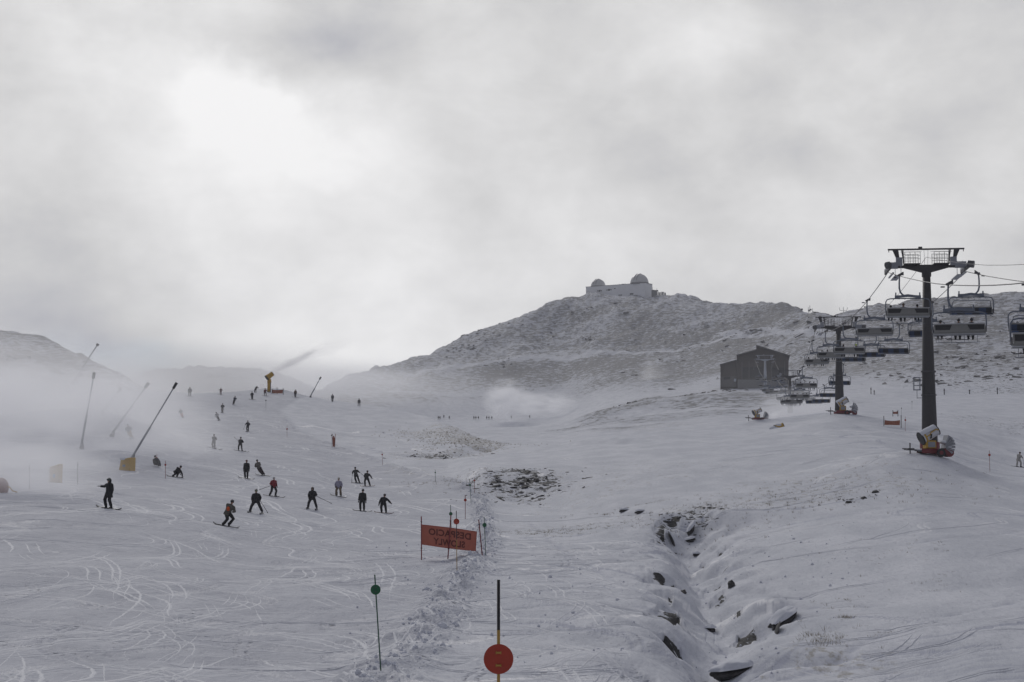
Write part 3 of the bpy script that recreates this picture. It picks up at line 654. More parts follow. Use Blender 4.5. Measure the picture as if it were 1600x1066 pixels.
def make_chair(up):
    t_ = empty('chairlift_chair')
    cl = MB(); cl.box((-.6,0,.05),(.14,.5,.16)); cl.tube([(-.75,-.2,.02),(-.3,.1,.28)], .06, 6); cl.box((-.42,0,.12),(.25,.2,.14)); cl.box((-.95,0,-.12),(.25,.1,.08)); cl.obj('grip', M_DK, t_)
    h = MB(); h.tube([(-.6,0,.05),(-.63,0,-.5),(-.63,0,-.95),(-.56,0,-1.25),(-.38,0,-1.47),(-.1,0,-1.57)], [.06,.06,.065,.07,.07,.07], 8); h.obj('hanger', M_FR, t_, True)
    b = MB(); b.prism([(-.98,-1.72),(-.98,-1.52),(-.55,-1.50),(0,-1.42),(.55,-1.50),(.98,-1.52),(.98,-1.72),(0,-1.63)], -.09,.09)
    for s in (-1,1): b.box((s*.9,0,-1.40),(.09,.12,.22))
    b.obj('suspension_beam', M_FR, t_)
    f = MB()
    for s in (-1,1):
        f.tube([(s*.2,0,-1.74),(s*1.3,0,-1.76),(s*1.55,0,-1.82),(s*1.66,0,-2.0),(s*1.68,0,-2.4),(s*1.66,.06,-2.8),(s*1.60,.1,-3.05),(s*1.5,.1,-3.15)], .045, 8)
    f.tube([(-.3,0,-1.74),(.3,0,-1.74)], .045, 8)
    for x_ in (-1.1,-.66,-.22,.22,.66,1.1): f.box((x_,0,-1.78),(.07,.07,.07))
    f.obj('frame', M_FR, t_, True)
    # shell behind the sitters (the chair faces +Y)
    rot = Euler((R(-14),0,0)).to_matrix()
    s_ = MB(); s_.box((0,-.16,-2.76),(3.16,.05,.52), rot); s_.box((0,-.02,-3.04),(3.2,.32,.10)); bk = s_.obj('backrest', M_SHELL, t_, bev=.02)
    for s in (-1,1):
        p = MB(); p.prism([(s*1.5,-.17),(s*.62,-.17),(s*.48,.14),(s*1.5,.14)], -.012,.012)
        o_ = p.obj('back_panel', M_BLK, bk); o_.location = (0,-.195,-2.70); o_.rotation_euler = (R(-14),0,0)
    r_ = MB(); r_.box((0,-.10,-3.13),(3.25,.10,.06)); r_.box((0,.35,-3.17),(3.2,.06,.06)); r_.box((0,-.21,-2.49),(3.2,.05,.05)); r_.obj('rail', M_SIL, t_)
    c_ = MB(); c_.box((0,.22,-3.08),(3.08,.50,.10)); c_.box((0,-.10,-2.79),(3.08,.07,.42), rot); c_.obj('seat', M_SEAT, t_, bev=.03)
    for s in (-1,1):
        a_ = MB(); a_.box((s*1.63,.1,-2.85),(.07,.5,.35)); a_.obj('side_plate', M_DK, t_, bev=.02)
    g = MB()
    if up:   # safety bar closed, foot rest down
        g.tube([(-1.45,.0,-2.55),(-1.45,.62,-2.72),(1.45,.62,-2.72),(1.45,.0,-2.55)], .03, 6)
        for x_ in (-1.2,-.4,.4,1.2): g.tube([(x_,.62,-2.72),(x_,.74,-3.6)], .014, 5)
        g.tube([(-1.35,.74,-3.6),(1.35,.74,-3.6)], .022, 6)
    else:
        g.tube([(-1.45,.0,-2.5),(-1.40,.35,-2.12),(-1.25,.42,-2.06),(1.25,.42,-2.06),(1.40,.35,-2.12),(1.45,.0,-2.5)], .028, 6)
        for x_ in (-1.1,-.66,-.22,.22,.66,1.1): g.tube([(x_,.42,-2.06),(x_+.05,.30,-1.82)], .012, 4)
    g.obj('safety_bar', M_FR, t_, True)
    return t_
ORD = ['first','second','third','fourth','fifth','sixth','seventh','eighth','ninth','tenth','eleventh','twelfth','thirteenth','fourteenth','fifteenth','sixteenth','seventeenth','eighteenth']
protoU, protoD = make_chair(True), make_chair(False)
CHU, CHD = [], []
def put_chair(proto, Y, side, used, lab, grp):
    c_ = proto if not used else copy_tree(proto)
    p = cpos(Y, side); ang = -LA if side < 0 else math.pi-LA
    off = Vector((.6,0,0)); off.rotate(Euler((0,0,ang)))
    c_.location = p + off; c_.rotation_euler = (0, random.uniform(-.015,.015), ang)
    tag(c_, lab, 'chairlift chair', grp); return c_
YU = [82,107,130,155,182,209,237,268,294,320,346,372,398,424,450,476,502,528]
YD = [108,131,157,184,209,235,264,290,316,342,368,394,420,446,472,498,524]
RID = [1,3,3,0,2,4,3,3,4,4,4,0,0,0,0,0,0,0]
UL = ['rising chair with a snowboarder in it, cut by the frame edge','large rising chair with three riders and a board, beside the big tower column','rising chair with three riders overlapping the big tower column','rising chair with nobody visible above its grey back, before the big tower',
 'rising chair holding a rider in a yellow-green helmet','rising chair with four riders passing the second tower column','rising chair with three riders just under the second tower head','lone rising chair with three riders hanging between the second tower and the hut',
 'rising chair with four riders, seat crossing the hut corner','rising chair with four riders, lowest of the bunch over the misty snow','rising chair with four riders, fading over the misty tower']
for i, Y in enumerate(YU):
    lab = UL[i] if i < len(UL) else f'tiny rising chair on the stretch below the lift station, {ORD[i-11]} beyond the misty tower crowd'
    CHU.append(put_chair(protoU, Y, -1, i>0, lab, 'chairs going up the lift'))
DL = ['empty chair coming down with blue striped seat, cut by the frame edge','empty chair with blue striped seat hanging just beyond the big tower head','empty descending chair half hidden behind the big tower column','wide empty descending chair with blue seat, first clear of the big tower column',
 'empty descending chair partly behind the one nearer the big tower','empty descending chair hanging lower, touching the second tower riders','empty descending chair crossed by the second tower column','empty descending chair at the lower end of the second tower column']
for i, Y in enumerate(YD):
    lab = DL[i] if i < len(DL) else f'small empty descending chair in the distant bunch, {ORD[i-8]} up from the second tower'
    CHD.append(put_chair(protoD, Y, 1, i>0, lab, 'empty chairs coming down the lift'))

# ------------------------------------------------------------------ lift station
D0 = 620; k0 = D0/F
def pz(px, py, d=D0): p = at(px,py,d); return (p.x, p.z)
st = empty('lift_station', at(1180,613,D0), -R(8.2), 'dark gabled lift station hut with stepped roof at the top of the chairlift', 'building')
ox, oz = st.location.x, st.location.z
def poly(pp): return [(x-ox, z-oz) for x, z in (pz(a,b) for a,b in pp)]
M_CLAD = mat('dark_cladding', (.05,.040,.034), .8, var=.2, scale=1.2); M_CL2 = mat('grey_cladding', (.10,.095,.09), .8, var=.1, scale=.8); M_ROOF = mat('roof_sheet', (.08,.08,.08), .6); M_HOLE = mat('dark_opening', (.018,.018,.02), .9)
mb = MB(); mb.prism(poly([(1151.5,618),(1151.5,556),(1182,547.5),(1182,541),(1231.5,557),(1231.5,618)]), 0, 24); mb.obj('wall', M_CLAD, st)
mb = MB(); mb.prism(poly([(1126,614),(1126,570),(1151.2,563),(1151.2,612)]), .5, 20); mb.obj('annex', M_CLAD, st)
mb = MB(); mb.prism(poly([(1151,556),(1182,547.3),(1182,546),(1151,554.6)]), -.8, 25); mb.prism(poly([(1181.5,540.9),(1233.5,557.6),(1233.5,556),(1181.5,539.2)]), -.8, 25); mb.prism(poly([(1125,570.2),(1151,563),(1151,561.6),(1125,568.8)]), -.2, 21)
mb.obj('roof', M_ROOF, st)
mb = MB(); mb.prism(poly([(1153,618),(1153,593),(1198,594),(1230,595),(1230,618)]), -.6, -.02); mb.obj('concrete_plinth', M_CONC, st)
mb = MB(); mb.prism(poly([(1160,591),(1160,574),(1196,573),(1196,591)]), -.12, -.01); mb.obj('opening', M_HOLE, st)
mb = MB(); mb.prism(poly([(1206,590),(1206,575),(1228,575),(1228,590)]), -.12, -.01); mb.obj('opening', M_HOLE, st)
for a_,b_ in ((1159,1160.2),(1170,1171),(1196,1197.4),(1205,1206),(1225,1226.2)):
    mb = MB(); mb.prism(poly([(a_,594),(a_,565),(b_,565),(b_,594)]), -.3, -.13); mb.obj('post', M_CL2, st)
mb = MB(); mb.prism(poly([(1127,604),(1127,588),(1151,587.5),(1151,604)]), .3, .49); mb.obj('lower_cladding', M_CL2, st)
mb = MB(); mb.prism(poly([(1131,592.5),(1131,588.5),(1141,588.3),(1141,592.3)]), .18, .29); mb.obj('window', M_HOLE, st)
mb = MB(); mb.prism(poly([(1147,596),(1147,591.5),(1150.5,591.5),(1150.5,596)]), .18, .29); mb.obj('sign', M_PALE, st)

# ------------------------------------------------------------------ observatory
M_OBS = mat('white_render', (.84,.85,.86), .7, var=.04, scale=.4); M_DOME = mat('dome_shell', (.55,.55,.54), .45, .1, var=.06, scale=.5)
A_ = at(915.5,449,1128); B_ = at(1008,442,1104); B_.z = A_.z = (A_.z+B_.z)/2
dirv = (B_-A_); dirv.z = 0; Lw = dirv.length; yaw = math.atan2(dirv.y, dirv.x)
ob = empty('observatory', (A_.x, A_.y, A_.z-8.5), yaw, 'white observatory with two telescope domes on top of the hill', 'observatory')
mb = MB(); mb.box((Lw/2,5,4.25-1.5),(Lw,10,11.5)); mb.obj('wall', M_OBS, ob)
mb = MB(); mb.box((Lw/2,.2,8.62),(Lw+.5,.5,.24)); mb.box((Lw+.05,5,8.62),(.5,10,.24)); mb.box((26,4,8.9),(1.6,1.2,1)); mb.box((23,4,8.9),(.15,.15,1.6)); mb.box((27.6,4,9),(.12,.12,2)); mb.obj('parapet', M_CONC, ob)
for (x_, rr, zc, cat_) in ((6.4,4.9,8.6,'left'),(Lw-7.0,6.0,8.9,'right')):
    mb = MB(); mb.tube([(x_,5.2,8.3),(x_,5.2,zc+.55)], rr+.12, 40); dr = mb.obj('drum', M_CONC, ob, True)
    dm = MB(); vs = []; fs = []; nu, nv = 40, 12
    for i in range(nv+1):
        ph = math.pi/2*(i/nv)*1.0
        for k in range(nu): th = 2*math.pi*k/nu; vs.append((x_+rr*math.cos(ph)*math.cos(th), 5.2+rr*math.cos(ph)*math.sin(th), zc+.5+rr*math.sin(ph)))
    for i in range(nv):
        for k in range(nu): k2=(k+1)%nu; fs.append((i*nu+k,i*nu+k2,(i+1)*nu+k2,(i+1)*nu+k))
    dm.add(vs, fs); do = dm.obj('dome', M_DOME, ob, True)
    sl_ = MB(); 
    for s in (-1,1): sl_.tube([(x_+s*rr*.17+0, 5.2-math.cos(a)*(rr+.05), zc+.5+math.sin(a)*(rr+.05)) for a in np.linspace(.25,math.pi*.62,14)], .13, 5)
    sl_.obj('shutter_rail', M_CONC, do)
for x_, z_ in ((10.4,5.4),(17.6,5.6)):
    mb = MB(); mb.box((x_,-.06,z_),(1.5,.12,1.1)); mb.obj('window', M_HOLE, ob)
    mb = MB(); mb.box((x_-1.5,-.05,z_),(.7,.1,.9)); mb.box((x_+1.5,-.05,z_),(.7,.1,.9)); mb.obj('shutter', M_CONC, ob)
mb = MB(); mb.box((22,-.06,6.2),(1,.12,.5)); mb.box((34.5,-.06,1.9),(2.6,.12,1.0)); mb.box((26,-.06,1.6),(2.6,.12,.6)); mb.obj('vent', M_HOLE, ob)
fn = empty('perimeter_fence', at(1018,460,1100), .25, 'short post fence and hut running down from the observatory', 'fence')
P0 = fn.location.copy()
mb = MB(); mb.box((1.8,0,.5),(3,2,4.5)); mb.obj('hut', M_CONC, fn)
for k in range(9):
    q = at(1022+k*2.4, 461, 1100); mb = MB(); z_ = H(q.x, q.y)-P0.z
    mb.box((q.x-P0.x,(k*.1),z_+1.0),(.5 if k%2 else .8,.4,3.2)); mb.obj('post', M_CONC, fn)
for px_, pb, pt_, d_, lb in ((1263,488,480,960,'antenna mast at the skyline, shortest of a close trio'),(1265.5,488,477,962,'antenna mast at the skyline, tallest of a close trio'),(1269.5,489,482,958,'antenna mast at the skyline with a side dish'),(1318,496,480,905,'forked weather mast standing alone in the saddle of the skyline'),
                             (1019.3,461,449,1102,'thin mast next to the observatory corner'),(1026.5,463,451,1101,'thin mast beside the small hut by the observatory'),(1252,487,482,960,'small thin mast on the skyline away from the trio')):
    b_ = at(px_,pb,d_); tp = at(px_,pt_,d_); hgt = tp.z-b_.z; zz = min(H(b_.x,d_), b_.z)
    a_ = empty('antenna_mast', (b_.x,d_,zz), 0, lb, 'mast', 'masts on the skyline'); mb = MB(); mb.tube([(0,0,0),(0,0,tp.z-zz)], .12, 6); mb.obj('pole', M_DK, a_)
    mb = MB(); z_ = tp.z-zz
    if 'forked' in lb:
        mb.tube([(-2.2,0,z_-.2),(-1.8,0,z_-1.8),(0,0,z_-2.0),(1.8,0,z_-1.8),(2.2,0,z_-.2)], .12, 5)
    else: mb.box((.5,0,z_*.7),(.8,.3,.9))
    mb.obj('sensor', M_DK, a_)
# ------------------------------------------------------------------ snow guns
def make_drum(parent, axis_tilt, L=1.5, r=.46, pos=(0,0,1.6), white=True, yaw=0):
    """drum along local X, muzzle at +X, tilted up"""
    rot = Euler((0,-axis_tilt,yaw)).to_matrix()
    def T(p): return rot @ Vector(p) + Vector(pos)
    mb = MB(); prof = [(-L/2,r*1.05),(-L/2+.12,r*1.10),(-L*.2,r*.98),(L*.25,r*.86),(L/2,r*.90)]
    mb.tube([T((x,0,0)) for x,_ in prof], [q for _,q in prof], 24, cap=False); mb.tube([T((x,0,0)) for x,_ in prof[::-1]], [q*.93 for _,q in prof[::-1]], 24, cap=False)
    dr = mb.obj('drum', M_WHT if white else M_YEL, parent, True)
    mb = MB(); mb.tube([T((-L/2-.02,0,0)),T((-L/2+.10,0,0))], r*1.14, 24); mb.obj('fan_grille', M_BLK, dr)
    mb = MB(); mb.tube([T((L/2-.03,0,0)),T((L/2+.05,0,0))], r*.94, 24); mb.tube([T((L/2,0,0)),T((L/2+.09,0,0))], [r*.5,r*.3], 16); mb.obj('nozzle_ring', M_BLK, dr)
    mb = MB()
    for x_ in (-L/2+.22, ): mb.tube([T((x_,0,0)),T((x_+.14,0,0))], r*1.08, 24)
    for s in (-1,1): mb.tube([T((-L/2+.3,s*r*1.02,.0)),T((0,s*r*.97,.02)),T((.05,s*r*.95,.13)),T((L/2-.15,s*r*.90,.14)),T((L/2-.05,s*r*.9,.0))], .05, 6)
    mb.obj('trim_band', M_YEL, dr); return dr
def carriage_gun(loc, rz, lab, snowy=True, scale=1.0, tilt=28):
    g = empty('snow_gun', loc, rz, lab, 'snow gun', 'fan snow guns on wheeled carriages'); g.scale = (scale,)*3
    make_drum(g, R(tilt))
    mb = MB(); mb.box((.05,0,.82),(.85,.7,.62)); bx = mb.obj('control_box', M_YEL, g, bev=.05)
    mb = MB(); mb.box((.08,-.36,.82),(.58,.03,.42)); mb.obj('box_panel', M_GAL, bx); 
    mb = MB(); mb.tube([(0,0,1.1),(0,0,1.45)], [.22,.17], 12); 
    for s in (-1,1): mb.tube([(0,s*.05,1.25),(0,s*.5,1.35),(0,s*.52,1.62)], .06, 6)
    mb.obj('yoke', M_BLK, g)
    mb = MB(); mb.box((.1,0,.38),(2.5,.14,.14)); mb.box((.2,0,.3),(1.9,1.0,.12)); mb.tube([(-.9,0,.4),(-1.9,0,.42)], .05, 6); mb.tube([(-1.9,-.35,.44),(-1.9,.35,.44)], .05, 6)
    mb.tube([(-1.55,0,-.15),(-1.55,0,.95)], .05, 6); mb.tube([(-2.2,0,.5),(-1.2,0,.5)], .04, 6); mb.obj('chassis', M_DK, g)
    mb = MB(); mb.box((.2,-.5,.32),(2.0,.08,.36)); mb.box((.2,.5,.32),(2.0,.08,.36)); mb.box((.75,0,.3),(.4,1.0,.4)); mb.obj('base_skirt', M_RED, g, bev=.03)
    for s in (-1,1):
        mb = MB(); mb.tube([(.62,s*.78,.18),(.62,s*.92,.18)], .34, 20); wh = mb.obj('wheel', M_BLK, g)
        mb = MB(); mb.tube([(.62,s*.77,.18),(.62,s*.93,.18)], .16, 14); mb.obj('rim', M_RED, wh)
    # hose reel folded fan cover at the back
    mb = MB(); n_=7
    for k in range(n_):
        a0 = R(-50+k*18); mb.add([(1.15,-.42,.55),(1.15,.42,.55),(1.15+.85*math.cos(a0),.46,.75+.85*math.sin(a0)),(1.15+.85*math.cos(a0),-.46,.75+.85*math.sin(a0)),(1.15+.85*math.cos(a0+R(13)),.42,.75+.85*math.sin(a0+R(13))),(1.15+.85*math.cos(a0+R(13)),-.42,.75+.85*math.sin(a0+R(13)))],
               [(0,1,2,3),(0,3,5),(1,4,2),(0,5,4,1),(3,2,4,5)])
    mb.obj('folded_cover', M_GAL, g)
    mb = MB(); mb.tube([(1.55,-.4,.2),(1.55,.4,.2)], .34, 18); mb.obj('hose_reel', M_RED, g)
    if snowy:
        mb = MB(); rot = Euler((0,-R(tilt),0)).to_matrix()
        vs=[];fs=[]; nx,ny=9,7
        for i in range(nx):
            for j in range(ny):
                x=-.72+1.4*i/(nx-1); a=R(-62+124*j/(ny-1)); rr=.50*(1.06-.12*i/(nx-1))+.05*math.cos(a)+.02*random.random()
                vs.append(rot@Vector((x,rr*math.sin(a),rr*math.cos(a)))+Vector((0,0,1.6)))
        for i in range(nx-1):
            for j in range(ny-1): a=i*ny+j; fs.append((a,a+1,a+ny+1,a+ny))
        mb.add(vs,fs); mb.ell((1.25,0,1.0),(.35,.42,.16),12,6); mb.ell((-.6,0,.42),(.5,.45,.08),10,6); mb.ell((1.55,0,.62),(.4,.5,.12),10,6); mb.obj('snow_cap', M_CAP, g, True)
    return g
P = ground(1452,728,dmin=120,dmax=150); P = Vector((at(1450,726,133).x,132.6,0)); P.z = H(P.x,P.y)-.05
carriage_gun(P, R(10), 'white and yellow fan snow gun on a red carriage by the biggest tower')
P = Vector((at(1316,655,225.5).x,225.2,0)); P.z = H(P.x,P.y)-.05
carriage_gun(P, R(-12), 'white fan snow gun with dark muzzle turned away at the foot of the second tower', tilt=30)
P = Vector((at(1183,664,345).x,345,0)); P.z = H(P.x,P.y)-.1
g3 = carriage_gun(P, R(8), 'small yellow fan snow gun blowing snow on a little mound below the hut', False, 1.15, 25); G3 = P.copy()
# cannon half buried in its own snow
P = ground(1215,671,dmin=280,dmax=420); P.z -= .35
g = empty('snow_gun', P, R(10), 'yellowish snow gun half buried in snow beside the mounded working gun', 'snow gun', 'fan snow guns on wheeled carriages'); dr = make_drum(g, R(20), 1.6, .6, (.3,0,.75), False)
mb = MB(); mb.ell((-.5,0,.45),(1.1,.8,.55),16,8); mb.ell((.2,0,1.05),(.8,.55,.38),14,8); mb.obj('snow_cap', M_CAP, g, True)
# tower mounted gun on the crest
P = ground(420.5,613,dmin=350,dmax=430,G=Z); P.z -= .3
g = empty('snow_gun_tower', P, 0, 'yellow tower-mounted snow cannon spraying from the crest of the run', 'snow gun')
mb = MB(); mb.tube([(0,0,0),(0,0,2.6)], [.42,.42], 16); mb.obj('post', M_CONC, g, True)
mb = MB(); mb.tube([(-.02,-.12,.4),(-.02,-.12,2.55)], [.36,.36], 12); mb.tube([(0,0,2.5),(0,0,3.3)], [.5,.4], 14); mb.obj('padding', M_YEL, g, True)
dr = make_drum(g, R(38), 1.7, .62, (.05,0,4.0), False, R(25)); CAN = P+Vector((.8,.3,4.7))
# lances
def lance(base, tip, d, lab, dz=0, pad=False, r=.055):
    B = ground(*base, dmin=100, dmax=480); d = B.y; r = r*d/230; T_ = at(*tip,d-1.0); gz = B.z
    g = empty('snow_lance', (B.x,B.y,gz), 0, lab, 'snow lance', 'tilted snow lances along the run'); v = T_-g.location; b0 = Vector((0,0,0))+ (B-g.location)
    mb = MB(); mb.tube([b0, b0+(v-b0)*.45], r*1.7, 8); mb.obj('lower_mast', M_GAL, g, True)
    mb = MB(); mb.tube([b0+(v-b0)*.42, v], [r*1.15,r], 8); mb.obj('boom', M_GAL, g, True)
    u_ = (v-b0).normalized(); mb = MB(); mb.tube([v-u_*.5, v+u_*.12], [r*2.1,r*2.4], 10); mb.obj('nozzle_head', M_BLK, g, True)
    mb = MB(); mb.tube([b0-Vector((0,0,max(.5,b0.z+1.0))), b0+u_*.3], r*2.6, 8); mb.tube([b0+Vector((.35,0,-.2)), b0+(v-b0)*.12], r, 6); mb.obj('support_post', M_DK, g)
    return g
lance((202,722),(275,600),168,'snow lance rising from the yellow snow-capped pad, nearest of the tilted lances',r=.085)
lance((172,682),(231,600),215,'snow lance with its foot in the mist, next behind the padded one',r=.095)
lance((158,646),(188,608),250,'short faint snow lance half dissolved in the mist below a descending skier',r=.08)
lance((126,702),(147,584),180,'ghostly steep snow lance standing inside the thick mist',r=.09)
lance((112,600),(153,538),260,'snow lance crossing the skyline of the rocky slope',r=.085)
lance((484,621),(501,590),403,'lone snow lance on the crest between the cannon and the big hill',r=.045)
# pads
def wedge(name, P, w_, h_, d_, m, lab, cap=True, skew=.0):
    g = empty(name, P, R(-14), lab, 'safety pad'); mb = MB(); mb.prism([(-w_/2,-.3),(w_/2,-.5),(w_/2+.02,h_),(-w_/2+skew,h_*.82)], -d_/2, d_/2); mb.obj('pad', m, g, bev=.05)
    mb = MB(); mb.box((w_*.0,-d_/2-.012,h_*.35),(w_*.22,.02,h_*.18)); mb.obj('emblem', M_BLUE, g)
    if cap: mb = MB(); mb.ell((-.1,0,h_*.86),(w_*.48,d_*.55,.25),14,8); mb.obj('snow_cap', M_CAP, g, True)
    return g
P = ground(198,735);  wedge('padded_box', P, 1.15, 1.15, 1.1, M_YEL, 'yellow padded box capped with snow at the foot of the lance', skew=.25)
P = ground(87,754); wedge('padded_box', P, .80, 1.35, .5, M_YEL, 'upright yellow padded block dimmed by the thick mist', cap=False)
P = ground(4,770); P.x -= .1
g = empty('covered_hydrant', P, 0, 'pinkish covered snow hydrant with a trailing hose at the picture edge', 'hydrant')
mb = MB(); mb.ell((0,0,.35),(.5,.4,.62),14,9); mb.tube([(-.1,0,.2),(-.05,0,.85)],[.34,.2],10); mb.obj('cover', mat('faded_red_cover',(.33,.17,.15),.8), g, True)
mb = MB(); mb.tube([(.35,-.1,.45),(.6,-.15,.35),(.8,-.2,.12),(1.1,-.2,.03)], .035, 6); mb.obj('hose', M_YEL, g, True)

# ------------------------------------------------------------------ piste markers
def marker(px, by, ty, dy_, rpx, colr, lab, dx=0, d=None, band=False):
    P = ground(px+dx, by) if d is None else None
    d_ = P.y if d is None else d
    if P is None: P = at(px+dx,by,d_)
    T_ = at(px,ty,d_); Dk = at(px+dx*(dy_-ty)/max(1,by-ty),dy_,d_); mp = d_/F
    g = empty('piste_marker', P, 0, lab, 'piste marker', 'disc markers along the piste'); v = T_-P
    mb = MB(); mb.tube([v*-.08, v*.5, v], max(.016,.012 if d_<100 else .02), 8); mb.obj('pole', M_BAND if band else (M_GPOLE if colr=='g' else M_DPOLE if colr=='d' else M_RPOLE), g, True)
    q = Dk-P; rr = rpx*mp
    mb = MB(); mb.tube([q+Vector((0,-.030,0)), q+Vector((0,-.018,0))], rr, 32); dk = mb.obj('disc', {'g':M_PGREEN,'r':M_PRED,'d':M_DK,'b':M_PRED}[colr], g)
    if rpx > 6:
        mb = MB()
        for s in (-1,1):
            z_ = s*rr*.42
            for sx in (-1,1): mb.box(q+Vector((sx*rr*.16,-.034,z_)),(rr*.05,.008,rr*.20))
            mb.box(q+Vector((0,-.036,z_)),(rr*.30,.010,rr*.12))
        mb.obj('clip', M_BAND if band else M_DK, dk)
    return g
marker(779,1190,906,1029.5,23,'r','large red disc marker on a black and amber pole, by far the closest',0,17.4,True)
marker(585.5,1048,898,921.5,7.8,'g','green disc marker on a long leaning green pole beside the churned berm',9.5)
marker(713,891,798,815,4.6,'r','red disc marker standing in front of the orange banner',1.0, band=True)
marker(704,826,789,803,2.8,'g','green disc marker showing above the banner',1.0)
marker(756.5,869,808,820.5,3.4,'g','green disc marker just past the free end of the banner',2.5)
marker(727,811,774,781.5,2.3,'r','dull red disc marker behind the banner, among the churned snow',0)
marker(734,786,750,758,1.7,'g','green disc marker beside a red one at the churned berm bend',2)
marker(741,770,746,751,1.5,'r','red disc marker beside a green one at the churned berm bend',.5)
marker(680,752,734,738.5,1.1,'g','small green disc marker on the berm near the stony bank',.3)
marker(597,727,707,710.5,1.2,'r','small red disc marker between the snowboarders and the grass bank',.8)
marker(448.5,683,665,670.5,1.3,'r','small red disc marker beside the first stretch of berm',0)
marker(415.5,641,624,626,1.0,'d','dark disc marker below the cannon',.0)
marker(518.5,699,678,680.5,1.2,'d','dark disc marker beside a rolled orange banner',0)
marker(245,722,710,715.5,1.3,'r','red disc marker above the person sitting behind the snow ridge',0)
marker(258.5,748,720,726.5,1.6,'r','red disc marker left of the crouching snowboarder',0)
marker(1545.7,737,704,711,2.0,'r','red disc marker on the open slope by the pale-suited skier',1)
marker(1414.5,674,651,656.5,1.5,'r','red disc marker beside the orange fence banner',0)
marker(1425,640,626,628,.8,'d','tiny dark disc marker on the far snow left of the big column',0)
marker(1408.5,652,636,638,.8,'d','tiny dark disc marker just above the orange fence banner',0)
marker(121.5,758,722,726,.9,'d','thin faint marker pole in the mist between padded block and lance',0)
marker(46,764,728,733,.9,'d','thin faint marker pole in the mist left of the padded block',0)

# ------------------------------------------------------------------ slow-down banner with lettering seen from behind
BY = ground(690,874).y
def pt(px,py,dd=0): return at(px,py,BY+dd)
bn = empty('banner', pt(700,875), 0, 'orange banner reading DESPACIO SLOWLY seen mirrored from behind', 'banner')
O = bn.location.copy()
c00,c10,c11,c01 = [pt(*q)-O for q in ((658.5,850.5),(743,861),(744.8,831),(658.5,820))]
nx, nz = 28, 10
def fab(a, b):
    p = (c00*(1-a)+c10*a)*(1-b) + (c01*(1-a)+c11*a)*b
    return p + Vector((0, .05*math.sin(a*7+b*2)+.04*math.sin(a*13), .025*math.sin(a*math.pi)*(1 if b<.5 else -1)*-1))
vs = [fab(i/nx,j/nz)+Vector((0,y_,0)) for y_ in (0,.006) for j in range(nz+1) for i in range(nx+1)]; N_ = (nx+1)*(nz+1); fs = []
for j in range(nz):
    for i in range(nx):
        a = j*(nx+1)+i; fs += [(a,a+1,a+nx+2,a+nx+1),(N_+a,N_+a+nx+1,N_+a+nx+2,N_+a+1)]
mb = MB(); mb.add(vs, fs); fb = mb.obj('fabric', mat('banner_cloth',(.50,.16,.11),.85,var=.06,scale=6), bn, True)
mb = MB()
for e_ in ([fab(i/nx,0) for i in range(nx+1)], [fab(i/nx,1) for i in range(nx+1)], [fab(1,j/nz) for j in range(nz+1)]): mb.tube([p+Vector((0,-.004,0)) for p in e_], .014, 5)
mb.obj('hem', M_PRED, fb)
M_LET = mat('banner_letters', (.15,.045,.035), .85, var=.05)
for txt, a0, a1, b0, b1 in (('DESPACIO',.13,.90,.52,.86),('SLOWLY',.22,.80,.10,.44)):
    fc = bpy.data.curves.new(txt,'FONT'); fc.body = txt; fc.size = 1; fc.offset = .028; fc.space_character = 1.05; fo = bpy.data.objects.new(txt, fc); C.objects.link(fo)
    bpy.context.view_layer.update(); dg = bpy.context.evaluated_depsgraph_get(); me = bpy.data.meshes.new_from_object(fo.evaluated_get(dg))
    bpy.data.objects.remove(fo)
    co_ = [v.co.copy() for v in me.vertices]; x0=min(c.x for c in co_);x1=max(c.x for c in co_);z0=min(c.y for c in co_);z1=max(c.y for c in co_)
    bm = bmesh.new(); bm.from_mesh(me); bmesh.ops.triangulate(bm, faces=bm.faces); bmesh.ops.subdivide_edges(bm, edges=[e for e in bm.edges if e.calc_length()>.2], cuts=2); bmesh.ops.triangulate(bm, faces=bm.faces)
    for v in bm.verts:
        a = a1-(a1-a0)*(v.co.x-x0)/(x1-x0); b = b0+(b1-b0)*(v.co.y-z0)/(z1-z0); v.co = fab(a,b)+Vector((0,-.010,0))
    bm.to_mesh(me); bm.free(); me.materials.clear(); me.materials.append(M_LET)
    lo_ = bpy.data.objects.new('lettering', me); C.objects.link(lo_); lo_.parent = fb
for (tx,ty,bx_,by_,lb) in ((658.3,807,658.6,874,'red slalom pole at the fastened end of the banner'),(704.6,805,699.6,876,'red slalom pole crossing the middle of the banner'),(748,812,753.5,868,'red slalom pole leaning at the free end of the banner')):
    B = pt(bx_,by_,-.12); T_ = pt(tx,ty,-.12); g = empty('slalom_pole', B, 0, lb, 'pole', 'red poles holding the banner'); v = T_-B
    mb = MB(); mb.tube([v*-.1,v], .028, 8); mb.obj('shaft', M_RPOLE, g, True); mb = MB(); mb.tube([v*.25,v*.27], .045, 8); mb.tube([v*.86,v*.88], .045, 8); mb.obj('clamp', M_BLK, g)
mb = MB(); mb.tube([pt(744.8,831)-O, pt(748.6,822)-O], .008, 4); mb.tube([pt(743,861)-O, pt(750,867)-O], .008, 4); mb.obj('guy_cord', M_BLK, bn)
